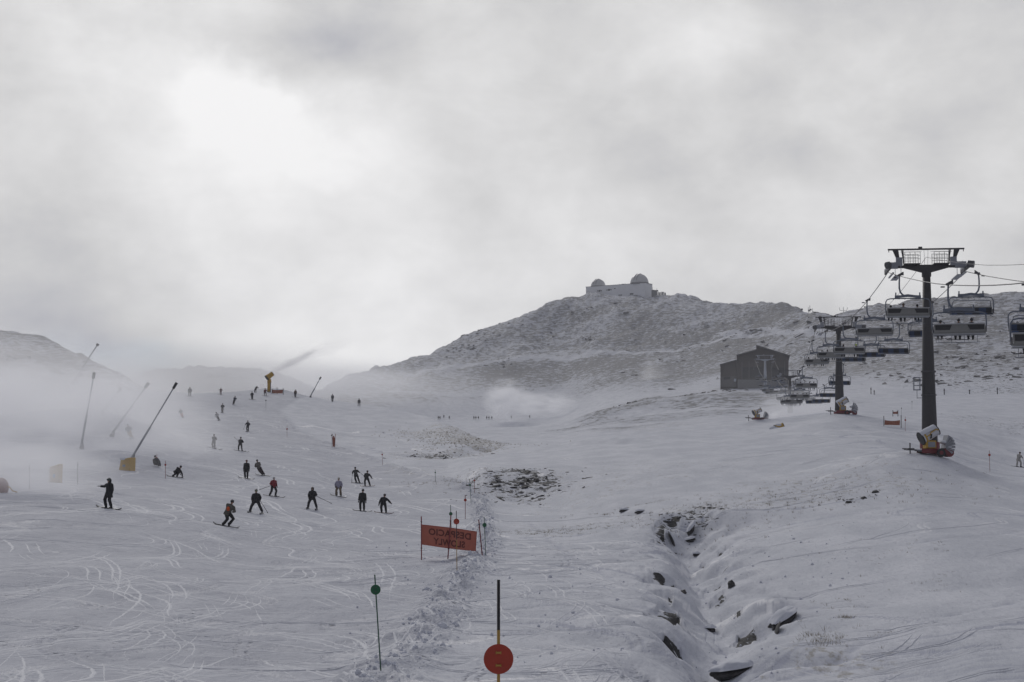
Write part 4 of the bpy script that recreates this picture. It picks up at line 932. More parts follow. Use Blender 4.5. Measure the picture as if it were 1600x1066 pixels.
# orange net banners
def net(pxs, d, lab, posts, pcol=M_DK):
    g = empty('safety_net', at(pxs[0][0],pxs[0][1],d), 0, lab, 'safety net'); o0 = g.location
    q = [at(x,y,d)-o0 for x,y in pxs]; mb = MB(); vs=[];fs=[]; n_=12
    for y_ in (0,.03):
        for i in range(n_+1):
            a=i/n_; b=q[0].lerp(q[1],a); t_=q[3].lerp(q[2],a); s_=.12*math.sin(a*math.pi)
            for k in range(4): vs.append(b.lerp(t_+Vector((0,0,-s_)),k/3)+Vector((0,y_+.1*math.sin(a*9),0)))
    for y_ in (0,1):
        for i in range(n_):
            for k in range(3): a=y_*(n_+1)*4+i*4+k; fs.append((a,a+4,a+5,a+1))
    mb.add(vs,fs); mb.obj('net', M_ORG, g)
    for (x,yb,yt) in posts:
        mb = MB(); mb.tube([at(x,yb,d)-o0+Vector((0,0,-.4)), at(x,yt,d)-o0], .05*d/300+.01, 6); mb.obj('post', pcol, g)
net([(425.5,614.5),(441.5,615),(442,608.8),(425,609)], ground(433,616.5,dmin=300,dmax=430).y+2, 'orange safety net on posts beside the crest cannon', [(425,616,608),(433,615,605),(442.5,618,606.5)])
dn = ground(1394,667.5,dmin=150,dmax=420).y
net([(1382,664),(1406,664.5),(1406.5,656.5),(1382.5,656.5)], dn, 'orange safety net banner on posts near the big tower', [(1381,668,650),(1408,667,649)])
dn = ground(1399,650,dmin=260,dmax=480).y-4
net([(1395.5,647),(1402.5,647),(1403,642.5),(1395,643)], dn, 'tiny faded pink net banner on the far snow', [(1395,650,641),(1403,650,641)])
P = ground(521.5,699); g = empty('rolled_banner', P, 0, 'rolled orange banner upright between two poles', 'banner')
mb = MB(); mb.tube([(0,0,.1),(.0,0,1.3),(-.03,0,1.7)], [.10,.17,.08], 10); mb.obj('roll', M_ORG, g, True)
for s in (-1,1): mb = MB(); mb.tube([(s*.12,0,-.2),(s*.25,0,2.0)], .04, 6); mb.obj('pole', M_RPOLE, g)
for px_, py_, h_, lb in ((1475.5,617,1.8,'dark post at the foot of the rocky slope, right of the big column'),(1558.5,616,1.9,'dark post at the foot of the rocky slope, farther along'),(1515,616,1.3,'faint short post at the foot of the rocky slope'),(1361,616,2.0,'faint post in the blown snow left of the big column'),(1366,617,1.4,'shorter faint post in the blown snow left of the big column')):
    P = ground(px_,py_,dmin=380,dmax=560); o = MB().tube([(0,0,-.5),(0,0,h_*1.0)], .16, 8).box((0,0,h_*.75),(.5,.2,.2)).obj('marker_post', M_DK); o.location = P; tag(o, lb, 'post', 'posts along the far edge of the run')

# ------------------------------------------------------------------ boulders in the gully
M_ROCK = mat('wet_rock', (.045,.042,.042), .7, var=.4, scale=4, bump=.6)
def boulder(px, py, sx, sy, sz, lab, cap=True, rz=0, sink=.35, tilt=0):
    P = ground(px, py); g = empty('boulder', P+Vector((0,0,sz*(1-sink)-sz*.5)), rz, lab, 'boulder', 'dark boulders in the gully')
    bm = bmesh.new(); bmesh.ops.create_icosphere(bm, subdivisions=4, radius=1)
    o1 = random.uniform(0,50)
    from mathutils import noise as mn
    for v in bm.verts:
        n_ = mn.noise(v.co*1.3+Vector((o1,0,0)))*.35+mn.noise(v.co*3.5+Vector((0,o1,0)))*.12; c = v.co*(1+n_)
        v.co = Vector((c.x*sx, c.y*sy, c.z*sz + c.x*tilt))
    me = bpy.data.meshes.new('rock'); bm.to_mesh(me)
    me.materials.append(M_ROCK); o = bpy.data.objects.new('rock', me); C.objects.link(o); o.parent = g
    if cap:
        zt = sorted(v.co.z for v in bm.verts)[int(len(bm.verts)*.55)]
        for v in bm.verts: v.co = v.co + v.normal*.05 + Vector((0,.0,.07))
        bmesh.ops.delete(bm, geom=[v for v in bm.verts if v.normal.z < .12 or v.co.z < zt-.16], context='VERTS')
        me2 = bpy.data.meshes.new('snow_cap'); bm.to_mesh(me2); me2.materials.append(M_CAP); me2.shade_smooth()
        o2 = bpy.data.objects.new('snow_cap', me2); C.objects.link(o2); o2.parent = g
    bm.free(); return g
boulder(1222,972,.50,.5,.30,'snow-capped dark boulder on the gully bank, the largest tilted one',tilt=.35,rz=.2)
boulder(1146,1051,.66,.6,.24,'flat dark slab under overhanging snow at the lower end of the gully',tilt=.12,rz=-.1)
boulder(1079,830,.30,.5,.30,'dark rock under the snow lip at the head of the gully',tilt=.4)
boulder(1050,845,.20,.5,.24,'narrow dark rock on the near lip of the gully head',tilt=-.5)
boulder(1078,845,.34,.3,.13,'low dark rock lying across the gully head',tilt=.1)
boulder(1143,917,.16,.18,.24,'small pointed dark rock poking out halfway down the gully',cap=False)
boulder(1068,926,.13,.2,.10,'little dark rock at the left lip halfway down the gully',cap=False)
boulder(1088,868,.22,.2,.13,'small dark rock in the gully bed below the head',cap=True)
boulder(1110,985,.2,.2,.10,'small dark rock in the gully bed below the traverse track',cap=True)
boulder(1214,986,.12,.3,.14,'thin dark rock just below the largest boulder',cap=False,tilt=.3)
boulder(975,799,.34,.3,.16,'rounded snow-covered stone near the brown grass line',cap=True)
boulder(1000,801,.34,.3,.14,'second rounded stone beside the brown grass line, closer to the gully head',cap=True)
boulder(1326,786,.2,.2,.12,'tiny dark stone below the tower mound, lower of the scattered ones',cap=False)
boulder(1350,779,.2,.2,.12,'tiny dark stone below the tower mound, middle of the scattered ones',cap=False)
boulder(1368,770,.24,.2,.13,'tiny dark stone below the tower mound, highest of the scattered ones',cap=False)

# ------------------------------------------------------------------ churned snow lumps and dry grass
mb = MB(); ico = []
bm = bmesh.new(); bmesh.ops.create_icosphere(bm, subdivisions=1, radius=1); bm.verts.ensure_lookup_table()
IV = [v.co.copy() for v in bm.verts]; IF = [[v.index for v in f.verts] for f in bm.faces]; bm.free()
tot = sum((b-a).length for a,b in zip(BP[:-1],BP[1:])); BP2 = [p for p in BP if p.y < 170]
for k in range(2400):
    i = random.choices(range(len(BP2)-1), weights=[(BP2[j]-BP2[j+1]).length for j in range(len(BP2)-1)])[0]; a = random.random()
    p = BP2[i].lerp(BP2[i+1], a); x = p.x+random.gauss(.1,.42); y = p.y+random.gauss(0,.5)
    r_ = min(.14, .014+random.expovariate(1/.024)); z = H(x,y)+r_*.2
    rt = Euler((random.random()*6,random.random()*6,random.random()*6)).to_matrix(); s3 = (random.uniform(.7,1.3),random.uniform(.7,1.3),random.uniform(.5,.9))
    mb.add([rt@Vector((v.x*s3[0],v.y*s3[1],v.z*s3[2]))*r_*random.uniform(.8,1.15)+Vector((x,y,z)) for v in IV], IF)
for k in range(500):
    y = random.uniform(44,100); x = random.uniform(-.10,.2)*y; r_ = .015+random.expovariate(1/.015); z = H(x,y)+r_*.3
    mb.add([v*r_*random.uniform(.7,1.2)+Vector((x,y,z)) for v in IV], IF)
o = mb.obj('snow_clods', SNOW2, smooth=False); o['kind'] = 'stuff'; o['label'] = 'churned snow clods along the ploughed ridge'
mb = MB()
def tufts(px, py, rx, ry, n_, h_):
    P = ground(px, py)
    for k in range(n_):
        x = P.x+random.gauss(0,rx); y = P.y+random.gauss(0,ry); z = H(x,y); hh = h_*random.uniform(.3,.9)
        for b in range(random.randint(3,6)):
            dx, dy_ = random.gauss(0,.05), random.gauss(0,.05); w_ = .003*(1+P.y/60)
            mb.add([(x+dx-w_,y+dy_,z-.02),(x+dx+w_,y+dy_,z-.02),(x+dx*2.4+random.gauss(0,.05),y+dy_*2,z+hh)], [(0,1,2)])
for a in ((1322,965,.12,.3,26,.16),(1285,1000,.35,1.6,60,.2),(1345,985,.5,1.2,16,.15),(1300,945,.8,1.4,16,.13),(1455,910,.8,1.5,20,.13),(1195,790,5,5,260,.22),(1280,762,6,5,140,.2),(900,828,3.5,1.6,160,.14),(960,800,2.5,.8,60,.14),(870,832,2,1.2,80,.12),(740,692,5,14,420,.3),(690,678,6,12,160,.3),(760,748,3,6,120,.2),(705,748,3,4,90,.2),(1380,865,2,3,40,.12)): tufts(*a)
o = mb.obj('dry_grass', mat('dry_grass',(.24,.20,.13),.9,var=.3,scale=3)); o['kind'] = 'stuff'; o['label'] = 'dry yellow grass poking through the snow'

# stones showing through thin snow
def stones(name, lab, areas, m):
    mb = MB()
    for (px,py,rx,ry,n_,smin,smax,kw) in areas:
        P = ground(px,py,**kw)
        for k in range(n_):
            r1 = abs(random.gauss(0,.55)); th = random.uniform(0,6.28); x = P.x+rx*r1*math.cos(th); y = P.y+ry*r1*math.sin(th)
            if y < 5: continue
            z = H(x,y); r_ = smin+(smax-smin)*random.random()**2.5; rt = Euler((random.gauss(0,.25),random.gauss(0,.25),random.random()*6)).to_matrix()
            q = [random.uniform(.65,1.2) for _ in IV]; sx, sy, sz = random.uniform(.9,2.2), random.uniform(.5,1.1), random.uniform(.22,.5)
            mb.add([rt@Vector((v.x*sx,v.y*sy,v.z*sz))*r_*g_+Vector((x,y,z-r_*.06)) for v,g_ in zip(IV,q)], IF)
    o = mb.obj(name, m); o['kind'] = 'stuff'; o['label'] = lab
stones('scattered_stones','dark flat stones breaking through the snow patch and gully head',[
 (815,757,6,17,260,.06,.36,{}),(838,748,5,13,120,.06,.3,{}),(780,752,5,10,70,.05,.25,{}),(690,714,8,14,90,.08,.4,{}),(1082,806,2.6,3.6,70,.04,.2,{}),(1045,803,2.6,1.5,40,.04,.16,{}),(1085,835,1.2,4,20,.04,.16,{}),(1330,780,4,6,30,.05,.14,{})], M_ROCK)
M_FARROCK = mat('hill_rock', (.13,.125,.12), .85, var=.25, scale=.4)
hl = []
for k in range(60):
    px_ = random.uniform(560,1600); py_ = random.uniform(480,605); u_, v_ = uv(px_,py_)
    g_ = ground(px_,py_,dmin=480,dmax=1300)
    if abs((at(px_,py_,g_.y).z-g_.z)) < 1.5: hl.append((px_,py_,random.uniform(10,34),random.uniform(15,60),random.randint(8,26),.25,1.6,dict(dmin=480,dmax=1300)))
for px_,py_,d1 in ((1500,575,560),(1560,560,600),(1580,590,540),(1470,600,540),(1100,614,560),(1130,610,600),(985,630,540),(30,560,520),(80,580,480),(140,590,480),(190,606,470)):
    hl.append((px_,py_,16,14,30,.2,1.3,dict(dmin=d1-130,dmax=d1+160)))
stones('hill_outcrops','grey rocks and small outcrops breaking the snow on the hillsides', hl, M_FARROCK)
# ------------------------------------------------------------------ people
DG = None
def remesh(mb, vox, m, name, parent, smooth=2):
    me = mb.mesh(name); o = bpy.data.objects.new(name, me); C.objects.link(o)
    r_ = o.modifiers.new('r','REMESH'); r_.mode = 'VOXEL'; r_.voxel_size = vox
    s_ = o.modifiers.new('s','SMOOTH'); s_.iterations = smooth; s_.factor = .5
    dg = bpy.context.evaluated_depsgraph_get(); dg.update(); m2 = bpy.data.meshes.new_from_object(o.evaluated_get(dg))
    o.modifiers.clear(); o.data = m2; bpy.data.meshes.remove(me); m2.name = name; m2.materials.clear(); m2.materials.append(m); m2.shade_smooth()
    o.parent = parent; return o
def ik(a, b, l1, l2, bend):
    a, b = Vector(a), Vector(b); v = b-a; L = min(v.length, (l1+l2)*.995); u = v.normalized()
    x = (l1*l1-l2*l2+L*L)/(2*L); h = math.sqrt(max(0, l1*l1-x*x)); bd = Vector(bend); bd = bd-u*bd.dot(u)
    bd = bd.normalized() if bd.length > 1e-4 else u.orthogonal()
    return a+u*x+bd*h, a+u*L
PM = {}
def cm(c, r_=.8):
    k = tuple(round(x,3) for x in c)
    if k not in PM: PM[k] = mat('cloth_%d'%len(PM), c, r_, var=.1, scale=6)
    return PM[k]
SKIN = (.36,.20,.14)
BLACK=(.014,.014,.017); DARK=(.03,.03,.036); GREY=(.12,.12,.13); WHITE=(.45,.45,.50); REDC=(.22,.015,.025); KHAKI=(.16,.12,.08); ORNG=(.62,.10,.02); DRED=(.12,.02,.02); YELL=(.42,.25,.03); BEIGE=(.38,.37,.35); NAVY=(.025,.03,.06)
# pose: local frame, facing -Y (toward the viewer), +X to the viewer's right
def pose(hip=(0,0,.88), lean=(0,0), feet=((-.16,0),(.16,0)), hands=((-.33,-.05,.82),(.33,-.05,.82)), head=(0,0), knee=(0,-1,0), tl=.50, elb=(0,.6,0)):
    return dict(hip=Vector(hip), lean=lean, feet=feet, hands=hands, head=head, knee=knee, tl=tl, elb=elb)
def person(P, lab, jacket=BLACK, legs=BLACK, hat=BLACK, ps=None, face=0, gear=None, H_=1.75, vox=.025, goggles=None, coat=0, hood=False, extra=None, grp='skiers and snowboarders on the run', gear_col=DARK, gear_yaw=0, sit=False, scale=None):
    ps = ps or pose(); g = empty('person', P, face, lab, 'person', grp); s_ = H_/1.75; g.scale = (s_,)*3
    hip = ps['hip']; lx, ly = ps['lean']; up = Vector((math.sin(lx), -math.sin(ly), math.cos(lx)*math.cos(ly))).normalized()
    chest = hip + up*ps['tl']*.72; neck = hip + up*ps['tl']; hd = neck + (up*.6+Vector((ps['head'][0],ps['head'][1],.7))).normalized()*.20
    side = Vector((1,0,0)); side = (side-up*side.dot(up)).normalized(); fw = up.cross(side)*-1 if up.cross(side).y > 0 else up.cross(side)
    sh = [neck-up*.05+side*(-.19), neck-up*.05+side*.19]; hj = [hip-side*.10, hip+side*.10]
    body = MB(); jk = MB(); tr = MB()
    rot = Matrix((side, -fw, up)).transposed()
    body.ell(chest-up*.04, (.165,.105,.22), 14, 10, rot); body.ell(hip, (.15,.11,.13), 12, 8, rot); body.tube([hip,chest],[.13,.13],12)
    body.tube([neck-up*.08, neck, hd], [.075,.058,.055], 10)
    body.ell(hd, (.078,.098,.112), 16, 12); body.ell(hd+Vector((0,-.103,-.012)), (.015,.022,.024), 8, 6); body.ell(hd+Vector((0,-.075,-.07)), (.045,.03,.03), 8, 6)
    for q in (-1,1): body.ell(hd+Vector((q*.08,0,-.01)), (.014,.022,.032), 8, 6)
    jk.ell(chest-up*.03, (.225,.17,.26), 14, 10, rot); jk.ell(hip+up*.02, (.19+coat*.1,.15,.17), 12, 8, rot); jk.tube([hip-up*.06-up*coat,hip,chest],[.20+coat*.12,.19,.185],14)
    jk.tube([neck-up*.07,neck+up*.02],[.11,.085],10)
    ends = []
    for i, q in enumerate((-1,1)):
        hp = Vector(ps['hands'][i]); hp.x = hp.x-(hp.x-hip.x)*(.14 if abs(hp.x-hip.x)<.5 else 0)
        e, hnd = ik(sh[i], hp, .29, .27, Vector((q*.3,ps['elb'][1],-.3)))
        body.tube([sh[i], e, hnd], [.052,.042,.03], 10); body.ell(sh[i],(.06,.06,.06),8,6)
        jk.ell(sh[i],(.085,.08,.085),10,8); jk.tube([sh[i], e, e.lerp(hnd,.9)], [.095,.082,.066], 10); jk.tube([chest+up*.08, sh[i]], [.12,.09], 10)
        ends.append((hnd,(hnd-e).normalized(),q))
    foot = []
    for i, q in enumerate((-1,1)):
        fz = ps['feet'][i][2] if len(ps['feet'][i])>2 else 0
        an = Vector((ps['feet'][i][0], ps['feet'][i][1], .13+fz)); k_, an = ik(hj[i], an, .43, .42, Vector(ps['knee'])+Vector((q*.15,0,0)))
        body.tube([hj[i],k_,an],[.085,.058,.04],10); tr.tube([hj[i]+Vector((0,0,.03)),k_,an.lerp(k_,.12)],[.13,.10,.092],12); tr.ell(k_,(.085,.085,.09),8,6); foot.append((an,q))
    tr.ell(hip, (.175,.14,.14), 12, 8, rot)
    body_o = remesh(body, vox*.9, cm(SKIN,.6), 'body', g)
    remesh(tr, vox*1.1, cm(legs), 'trousers', g); jo = remesh(jk, vox*1.1, cm(jacket), 'jacket', g)
    if hood: mb = MB(); mb.ell(hd+Vector((0,.045,-.02)),(.125,.12,.15),14,10); mb.ell(neck+Vector((0,.03,.02)),(.13,.12,.09),12,8); remesh(mb, vox, cm(jacket), 'hood', jo)
    mb = MB(); mb.ell(hd+Vector((0,.012,.035)),(.108,.125,.115),16,10); mb.tube([hd+Vector((0,-.08,.05)),hd+Vector((0,-.155,.035))],[.07,.05],8) ; mb.obj('hat', cm(hat,.5), g, True)
    if goggles: mb = MB(); mb.ell(hd+Vector((0,-.088,.022)),(.082,.035,.04),12,8); mb.obj('goggles', cm(goggles,.25), g, True)
    for hnd, dv, q in ends:
        mb = MB(); rt = dv.to_track_quat('Z','Y').to_matrix(); mb.ell(hnd+dv*.05,(.045,.03,.06),10,6,rt)
        for k in range(4):
            o_ = rt@Vector(((k-1.5)*.022,0,0)); l_ = (.065,.078,.072,.055)[k]; b_ = hnd+dv*.095+o_; mb.tube([b_, b_+dv*l_*.55, b_+dv*l_*.85+rt@Vector((0,-.025,0))],[.013,.012,.010],6)
        b_ = hnd+dv*.04+rt@Vector((q*-.042,0,0)); mb.tube([b_, b_+rt@Vector((q*-.035,-.01,.035)), b_+rt@Vector((q*-.04,-.02,.065))],[.015,.013,.011],6)
        remesh(mb, .009, cm(BLACK), 'glove', g, 1) if vox < .022 else mb.obj('glove', cm(BLACK), g, True)
    rzg = Euler((0,0,gear_yaw)).to_matrix()
    for an, q in foot:
        mb = MB(); mb.tube([an+Vector((0,0,.10)), an+Vector((0,0,-.06))],[.072,.066],10); mb.tube([an+rzg@Vector((0,.07,-.06)), an+rzg@Vector((0,-.17,-.08))],[.058,.045],8); mb.obj('boot', cm(GREY if gear=='ski' else BLACK), g, True)
    if gear == 'ski':
        for an, q in foot:
            mb = MB(); L0,L1 = -.95,.68
            dirs = rzg@Vector((0,1,0)); sd = rzg@Vector((1,0,0)); c = an+Vector((0,0,-.135))
            ys_ = [-.98,-.90,-.8,-.3,0,.6,.66]; wd = [.02,.045,.05,.036,.034,.045,.03]; zz = [.10,.05,.0,0,0,0,.02]
            vs=[];fs=[]
            for t_ in (-.01,.025):
                for y_,w_,z_ in zip(ys_,wd,zz): vs += [c+dirs*y_-sd*w_+Vector((0,0,z_+t_)), c+dirs*y_+sd*w_+Vector((0,0,z_+t_))]
            n_=len(ys_)*2
            for i in range(len(ys_)-1):
                a=i*2; fs += [(a,a+1,a+3,a+2),(n_+a,n_+a+2,n_+a+3,n_+a+1),(a,a+2,n_+a+2,n_+a),(a+1,n_+a+1,n_+a+3,a+3)]
            fs += [(0,n_,n_+1,1),(n_-2,n_-1,2*n_-1,2*n_-2)]; mb.add(vs,fs); mb.obj('ski', cm(gear_col,.4), g)
    if gear == 'board':
        a0, a1 = foot[0][0]+Vector((0,0,-.14)), foot[1][0]+Vector((0,0,-.14)); c = (a0+a1)/2; ax = (a1-a0).normalized(); sd = Vector((-ax.y,ax.x,0)).normalized()
        vs=[];fs=[]; xs_=[-.78,-.74,-.62,-.3,.3,.62,.74,.78]; wd=[.04,.10,.145,.125,.125,.145,.10,.04]; zz=[.09,.06,.0,0,0,0,.06,.09]
        for t_ in (-.01,.028):
            for x_,w_,z_ in zip(xs_,wd,zz): vs += [c+ax*x_-sd*w_+Vector((0,0,z_+t_)), c+ax*x_+sd*w_+Vector((0,0,z_+t_))]
        n_=16
        for i in range(7): a=i*2; fs += [(a,a+1,a+3,a+2),(n_+a,n_+a+2,n_+a+3,n_+a+1),(a,a+2,n_+a+2,n_+a),(a+1,n_+a+1,n_+a+3,a+3)]
        fs += [(0,n_,n_+1,1),(n_-2,n_-1,2*n_-1,2*n_-2)]
        mb = MB(); mb.add(vs,fs); mb.obj('snowboard', cm(gear_col,.4), g)
    if gear and not sit and P.z > H(P.x,P.y)-.3 and abs(P.z-H(P.x,P.y)) < .3:
        c_, s__ = math.cos(face), math.sin(face)
        sx_ = (H(P.x+.6*c_,P.y+.6*s__)-H(P.x-.6*c_,P.y-.6*s__))/1.2; sy_ = (H(P.x-.6*s__,P.y+.6*c_)-H(P.x+.6*s__,P.y-.6*c_))/1.2
        for ch in g.children:
            if ch.name.startswith(('ski','snowboard')): ch.rotation_euler = (math.atan(sy_),-math.atan(sx_),0); ch.location = (0,0,.035)
    if extra: extra(g, dict(hip=hip, chest=chest, up=up, hd=hd, sh=sh, ends=ends, neck=neck))
    return g, [e[0] for e in ends], s_
def ski_pole(gp, tip_local, lab):
    g, ends, s_ = gp
    i = 0 if tip_local[0] < 0 else 1
    Mx = Matrix.Translation(g.location) @ Euler(g.rotation_euler).to_matrix().to_4x4() @ Matrix.Scale(s_,4)
    a = Mx @ (ends[i]+Vector((0,-.03,.05))); b = Mx @ Vector(tip_local); b.z = max(b.z, H(b.x,b.y)); L = (b-a).length
    o = empty('ski_pole', b, 0, lab, 'ski pole', 'ski poles in use'); v = a-b
    mb = MB(); mb.tube([Vector((0,0,0)), v], .019, 6); mb.obj('shaft', M_DK, o); mb = MB(); mb.tube([v*.05,v*.055],[.045,.045],8); mb.obj('basket', M_BLK, o)
def PG(px, py, **k): return ground(px, py, **k)
N1, N2 = .02, .03
def orange_patch(g, d):
    e = d['sh'][0].lerp(d['ends'][0][0], .5); mb = MB(); mb.ell(e+Vector((-.0,-.05,.0)),(.095,.09,.13),12,8); mb.obj('sleeve_patch', cm(ORNG), g, True)
def light_shirt(g, d):
    mb = MB(); c = d['chest']-d['up']*.06; mb.ell(c+Vector((0,-.10,0)),(.06,.055,.22),10,8); mb.obj('shirt', cm((.25,.27,.30)), g, True)
def white_yoke(g, d):
    mb = MB(); mb.ell(d['hip']+d['up']*.05,(.215,.175,.15),14,8); remesh(mb,.02,cm(BLACK),'waist_panel',g)
def boots_tall(g, d):
    mb = MB(); 
    for x_ in (-.19,.19): mb.tube([(x_*.95,0,.45),(x_,0,.12)],[.105,.10],10)
    mb.obj('gaiters', cm(BLACK), g, True)
# nearer group
person(PG(170,795), 'person in long black coat pointing sideways with one arm, on a snowboard', hat=(.05,.06,.06), ps=pose(hip=(0,0,.92),feet=((-.17,-.05),(.13,.05)),hands=((-.62,-.1,1.30),(.22,.0,.84)),head=(-.15,0),tl=.52), face=R(-28), gear='board', coat=.22, hood=True, vox=N1, goggles=(.12,.20,.16), H_=1.80)
person(PG(355,823), 'snowboarder bending forward in black and khaki jacket with a bright orange sleeve patch', jacket=(.10,.095,.08), ps=pose(hip=(.0,.02,.80),lean=(.42,.25),feet=((-.24,.05),(.10,0)),hands=((.10,-.28,.80),(.36,-.25,.85)),head=(.25,-.2),knee=(.9,-.5,0)), face=R(8), gear='board', vox=N1, extra=orange_patch, hood=False, H_=1.80, coat=.08, gear_col=BLACK)
a = person(PG(400,802), 'skier in black with green goggles snowploughing, legs wide apart', ps=pose(hip=(0,0,.82),feet=((-.42,0),(.42,0)),hands=((-.30,-.1,.86),(.30,-.1,.86)),lean=(.0,.1)), gear='ski', vox=N1, goggles=(.22,.55,.10), hat=(.06,.06,.065)); ski_pole(a,(.75,.5,.0),'thin ski pole trailing from the skier with green goggles')
a = person(PG(427,776), 'skier in dark red jacket and pale helmet gliding across', jacket=REDC, hat=(.5,.5,.5), ps=pose(hip=(0,0,.86),feet=((-.30,.1),(.20,0)),hands=((-.2,-.1,.92),(.32,-.12,.88)),lean=(.04,.1)), face=R(35), gear='ski', gear_yaw=R(30), vox=N1, H_=1.70); ski_pole(a,(-1.25,.3,.55),'ski pole held out behind the skier in the dark red jacket')
a = person(PG(488,796), 'skier in black hooded jacket facing the viewer with legs apart', hat=(.10,.08,.07), ps=pose(hip=(0,0,.84),feet=((-.33,0),(.33,0)),hands=((-.30,-.1,.88),(.26,-.15,.98)),lean=(0,.08)), gear='ski', vox=N1, hood=True, extra=light_shirt); ski_pole(a,(1.45,.1,.42),'long ski pole sticking out from the hooded skier')
person(PG(529,776), 'snowboarder in pale lavender and black jacket with khaki trousers', jacket=(.30,.29,.37), legs=KHAKI, hat=(.22,.19,.16), ps=pose(hip=(0,0,.86),feet=((-.22,0),(.22,0)),hands=((-.32,-.1,.90),(.32,-.1,.84)),head=(.0,0)), gear='board', vox=N1, extra=lambda g,d:(white_yoke(g,d),boots_tall(g,d)))
person(PG(566,799), 'person in plain black standing upright on a snowboard, arms hanging', ps=pose(hip=(0,0,.90),feet=((-.14,0),(.14,0)),hands=((-.34,-.05,.78),(.34,-.05,.74)),lean=(.05,0),head=(.1,0)), gear='board', vox=N1)
person(PG(600,802), 'snowboarder in black crouching with one arm stretched outward', ps=pose(hip=(-.05,.05,.76),lean=(.16,.40),feet=((-.18,0),(.16,0)),hands=((-.42,-.2,.72),(.55,-.25,.78)),head=(.15,-.1),tl=.46), gear='board', gear_col=(.10,.02,.03), vox=N1)
a = person(PG(556,755), 'skier in dark clothes with both arms spread and poles planted', jacket=(.05,.05,.05), ps=pose(hip=(0,0,.86),lean=(-.12,.1),feet=((.05,0),(.36,0)),hands=((-.40,-.1,1.02),(.42,-.1,1.12))), gear='ski', gear_yaw=R(50), vox=N1); ski_pole(a,(-.45,0,0),'upright ski pole planted by the arm-spread skier'); ski_pole(a,(1.0,.2,.6),'ski pole trailing from the arm-spread skier')
person(PG(573.5,760), 'snowboarder in dark grey jacket with knees bent, board sideways', jacket=(.035,.035,.035), ps=pose(hip=(-.05,.05,.80),lean=(.12,.2),feet=((-.2,0),(.3,0)),hands=((-.25,-.2,.90),(.48,-.1,.85)),head=(.1,0)), gear='board', gear_col=(.14,.04,.03), vox=N1)
person(PG(385,748), 'standing person in open black coat over a pale shirt', hat=(.10,.03,.03), ps=pose(hip=(0,0,.92),feet=((-.12,0),(.1,0)),hands=((-.30,-.05,.80),(.30,-.05,.80))), gear='board', gear_yaw=0, face=R(70*0), coat=.15, vox=N1, extra=light_shirt)
person(PG(409,743), 'snowboarder in grey-green jacket leaning back into a turn', jacket=(.13,.12,.11), legs=(.035,.02,.025), ps=pose(hip=(-.28,0,.74),lean=(-.30,.0),feet=((.05,0),(.22,.05)),hands=((-.62,-.1,.82),(-.30,-.1,.95)),head=(-.1,0)), gear='board', vox=N1)
person(PG(277.5,746), 'snowboarder crouching low with a hand on the snow', ps=pose(hip=(-.22,.1,.42),lean=(.85,.2),feet=((-.42,0),(-.05,0)),hands=((.35,-.1,.05),(.42,0,.08)),head=(.3,0),knee=(.6,-.7,0)), gear='board', vox=N1)
person(PG(245,729), 'dark figure sitting half hidden behind the snow ridge', ps=pose(hip=(0,.1,.25),lean=(-.3,.2),feet=((.25,-.4),(.4,-.4)),hands=((-.2,-.2,.2),(.3,-.2,.35)),knee=(0,-.5,1)), gear=None, vox=N1)
a = person(PG(1592,730,dmin=150), 'skier in pale beige suit and dark helmet on the open slope', jacket=BEIGE, legs=BEIGE, hat=(.05,.05,.05), ps=pose(hip=(-.04,0,.82),lean=(.22,.2),feet=((-.22,0),(.20,0)),hands=((.05,-.2,.98),(.42,-.2,1.0)),head=(.2,-.1)), gear='ski', gear_yaw=R(55), vox=N1); ski_pole(a,(.52,-.2,0),'ski pole planted by the beige-suited skier')
# upper slope
a = person(PG(334,701), 'skier in profile with pale patch on the jacket, skis flat across the slope', jacket=(.07,.07,.07), ps=pose(hip=(0,0,.86),feet=((-.1,0),(.12,0)),hands=((.1,-.2,1.0),(.3,-.2,1.0)),lean=(.04,.1)), gear='ski', gear_yaw=R(75), vox=N2, extra=light_shirt)
a = person(PG(375.5,705), 'skier in black with a pole raised behind the shoulder', ps=pose(hip=(0,0,.86),feet=((-.22,0),(.2,0)),hands=((-.1,-.2,1.0),(.3,-.2,1.0)),lean=(.08,.1)), gear='ski', gear_yaw=R(70), vox=N2); ski_pole(a,(-.8,.2,1.7),'ski pole pointing up behind a black-clad skier')
a = person(PG(387,674.5), 'skier in dark grey descending alone in a snow-spray track, poles out', jacket=(.04,.04,.045), legs=(.05,.05,.055), ps=pose(feet=((-.1,0),(.1,0)),hands=((-.42,-.1,1.05),(.34,-.1,1.0)),lean=(.02,.1)), gear='ski', vox=N2, H_=1.8); ski_pole(a,(-.7,.2,.3),'ski pole of the lone descending grey skier')
person(PG(341,657), 'small skier in whitish jacket leaning into a turn', jacket=(.35,.35,.36), legs=DARK, ps=pose(hip=(-.18,0,.74),lean=(-.35,.1),feet=((.08,0),(.25,0)),hands=((-.6,-.1,.7),(.1,-.1,1.0))), gear='ski', vox=N2, H_=1.6)
person(PG(347.5,645), 'skier in black jacket with pale grey trousers', legs=(.22,.21,.20), ps=pose(feet=((-.08,0),(.08,0)),hands=((-.3,-.1,1.05),(.36,-.1,1.05)),lean=(.05,.1)), gear='ski', vox=N2)
person(PG(366,632), 'dark-clad skier leaning the opposite way to the turn', jacket=NAVY, ps=pose(hip=(.05,0,.86),lean=(.2,.1),feet=((-.22,0),(-.06,0)),hands=((-.1,-.1,1.0),(.42,-.1,1.0))), gear='ski', vox=N2)
